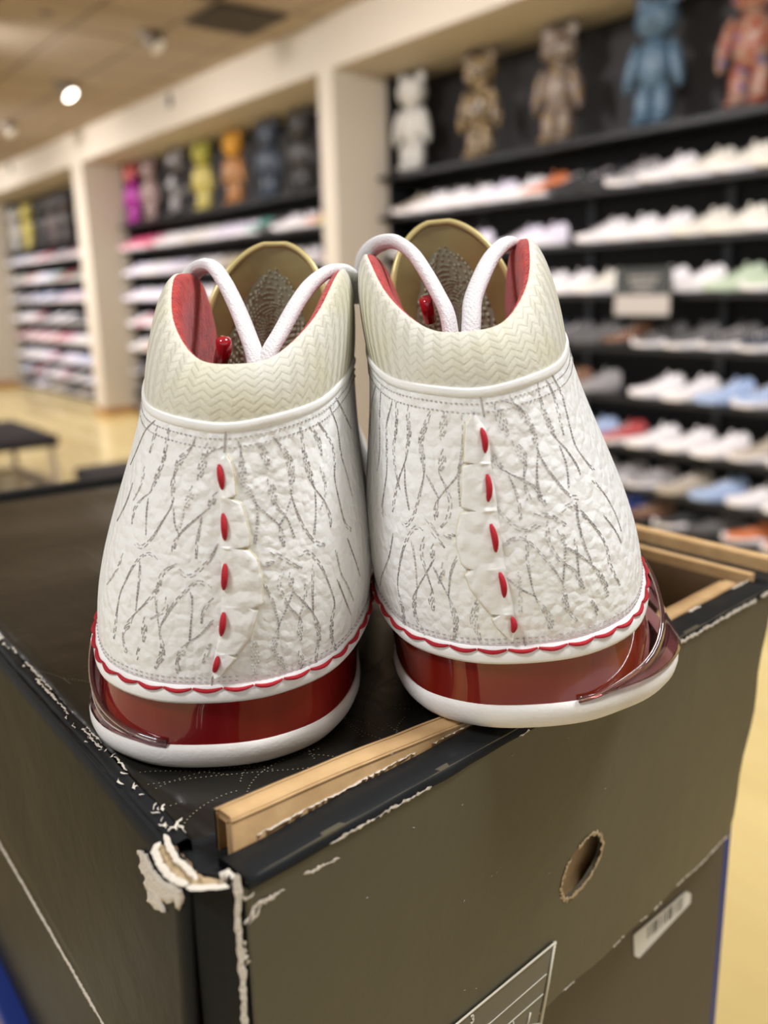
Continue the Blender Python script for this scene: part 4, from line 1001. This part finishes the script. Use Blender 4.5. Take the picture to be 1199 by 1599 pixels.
VR = [[(639,633,2),(637,653,4),(639,675,5),(636,700,3),(633,719,.5),(622,751,1.5),(615,786,3),(613,800,1)],[(672,642,1),(663,668,5),(657,690,5),(660,716,5),(662,740,.5),(655,773,2),(646,804,2),(635,820,3),(628,815,3)],[(696,642,3),(691,668,7),(689,688,1)],[(693,701,2),(690,723,7),(687,741,1),(698,765,2),(703,787,3),(699,808,3),(688,824,1)],
[(725,708,2),(718,730,4),(712,745,1),(685,778,.5),(681,797,5),(680,813,1)],[(666,741,1),(677,763,1.5),(685,778,.5)],[(723,646,3),(723,683,2),(716,745,1),(718,791,1)],[(613,626,1),(604,663,2),(604,694,4),(604,738,1),(597,791,2),(600,806,4)],[(620,628,3),(619,668,4),(615,700,3),(618,735,2),(625,765,1)],
[(632,727,.5),(633,760,1.5),(639,797,1)],[(595,606,1),(593,653,2),(593,705,1),(589,736,1)],[(587,600,.5),(580,635,1),(578,680,1)],[(663,808,2),(674,820,2),(685,837,1)],[(660,830,3),(647,824,3),(631,853,2),(622,897,1),(622,922,.5),(629,950,5),(631,975,3),(631,985,1)],[(643,845,2),(649,883,1),(651,918,.5)],
[(677,849,1),(675,864,5),(674,879,1),(652,918,.5),(647,939,5),(649,962,3),(657,978,3),(664,993,1)],[(677,885,1),(685,902,1.5),(700,931,.5),(708,954,5),(712,973,5),(708,1000,1)],[(714,868,2),(704,893,1.5),(700,931,.5)],[(746,935,3),(739,966,7),(745,985,5),(750,1002,1)],[(664,839,3),(658,864,3),(670,906,1),(675,922,1),(674,939,7),(677,954,1)],
[(614,833,1),(608,868,1),(597,897,1),(594,915,.5)],[(693,835,1),(703,837,6),(712,837,1)],[(692,878,2),(691,895,4),(684,911,1)],[(674,830,2),(684,842,2),(695,856,1)],
[(796,616,1),(802,630,1.5),(818,648,6),(830,666,4),(835,684,5),(840,704,.5),(852,728,1.5),(870,752,1.5),(888,772,2),(904,777,4)],[(782,624,.5),(804,632,1),(818,644,1)],[(840,598,1),(842,616,1),(852,650,5),(862,672,5),(868,684,.5),(884,702,1),(900,726,1.5),(906,742,1)],[(773,628,1),(782,655,9),(793,681,1)],
[(800,686,2),(814,708,8),(820,726,3),(818,750,1),(826,781,4)],[(764,701,2),(774,720,6),(792,737,.5),(814,748,1.5),(836,762,2),(846,780,5),(852,790,1)],[(794,742,.5),(808,776,2),(813,812,2)],[(840,704,.5),(838,740,1),(842,776,2)],[(873,694,.5),(884,726,1.5),(888,762,1)],[(860,582,1),(876,614,2),(884,644,1.5),(896,690,1),(910,714,1),(928,736,3)],
[(852,592,1),(864,616,2),(872,646,3),(880,680,1)],[(772,786,1),(790,810,2.5),(816,828,2.5),(844,818,3)],[(876,798,3),(888,788,3),(904,796,2),(920,812,1.5),(936,834,1)],[(900,782,1),(902,810,1.5),(908,838,1)],[(924,748,3),(938,764,1),(950,782,1),(962,806,1),(970,830,.5)],[(834,800,2),(860,806,4),(884,820,2)],
[(786,848,5),(810,840,3),(828,848,2),(856,878,2),(878,910,.5),(882,936,6),(886,952,4),(902,970,1)],[(822,834,2),(824,880,2),(834,928,.5),(850,952,5),(858,966,6),(860,982,5)],[(790,900,1),(810,918,1.5),(834,930,.5)],[(870,826,1),(880,842,5),(882,860,1.5),(879,910,.5)],[(882,852,1),(906,868,2),(922,880,.5),(938,900,5),(946,916,5),(948,932,3)],
[(900,800,2),(908,838,2),(924,880,1)],[(910,804,2),(930,824,2),(946,852,2),(952,880,3),(968,914,1)],[(942,804,1),(960,828,1),(970,848,1)],[(856,812,2),(856,844,3),(874,874,2),(896,890,2),(908,912,5),(912,920,1)],[(898,840,3),(902,880,1),(904,900,1)],[(810,890,2),(812,920,2),(812,956,3)],[(924,936,4),(930,950,4),(934,960,2)]]
OL = atz(340, 1203, ZP) + np.array([0, 0, .0006]) - rh*.0026 - fh*.005
OR = atz(735, 1148, 1.3424) + rh*.0222 - fh*.002
make_shoe('left', OL, radians(1), 0, .115, -1, .0018, 'left white high-top sneaker with gold tongue standing fully on the black box top', VL,
  [(352, 711), (344, 716), (343, 760), (344, 850), (347, 930), (344, 980), (336, 1020), (331, 1045), (334, 1056)],
  [(354, 711), (361, 720), (366, 740), (368, 773), (358, 777), (376, 785), (382, 802), (389, 832), (389, 852), (366, 855), (388, 858), (400, 871), (408, 900), (409, 940), (402, 946), (376, 939), (402, 951), (399, 964), (390, 994), (373, 1017), (357, 1018), (371, 1024), (346, 1052), (338, 1056)],
  [((343, 725), (348, 763)), ((349, 801), (352, 842)), ((352, 879), (350, 919)), ((350, 954), (346, 990)), ((341, 1022), (335, 1046))], False)
make_shoe('right', OR, radians(-3), radians(4), -.11, 1, .0075, 'right white high-top sneaker with heel hanging over the front edge of the box', VR,
  [(736, 648), (728, 662), (726, 690), (725, 721), (742, 723), (723, 727), (722, 791), (742, 797), (720, 800), (714, 830), (715, 852), (722, 878), (729, 886), (750, 875), (727, 896), (736, 918), (748, 935), (765, 956), (780, 956), (768, 964), (778, 980), (797, 996)],
  [(744, 648), (760, 672), (765, 700), (768, 730), (772, 760), (778, 800), (783, 840), (788, 880), (796, 920), (802, 950), (805, 975), (802, 996)],
  [((751, 668), (757, 706)), ((760, 740), (762, 782)), ((766, 817), (774, 860)), ((780, 892), (787, 930)), ((799, 961), (800, 984))], True)
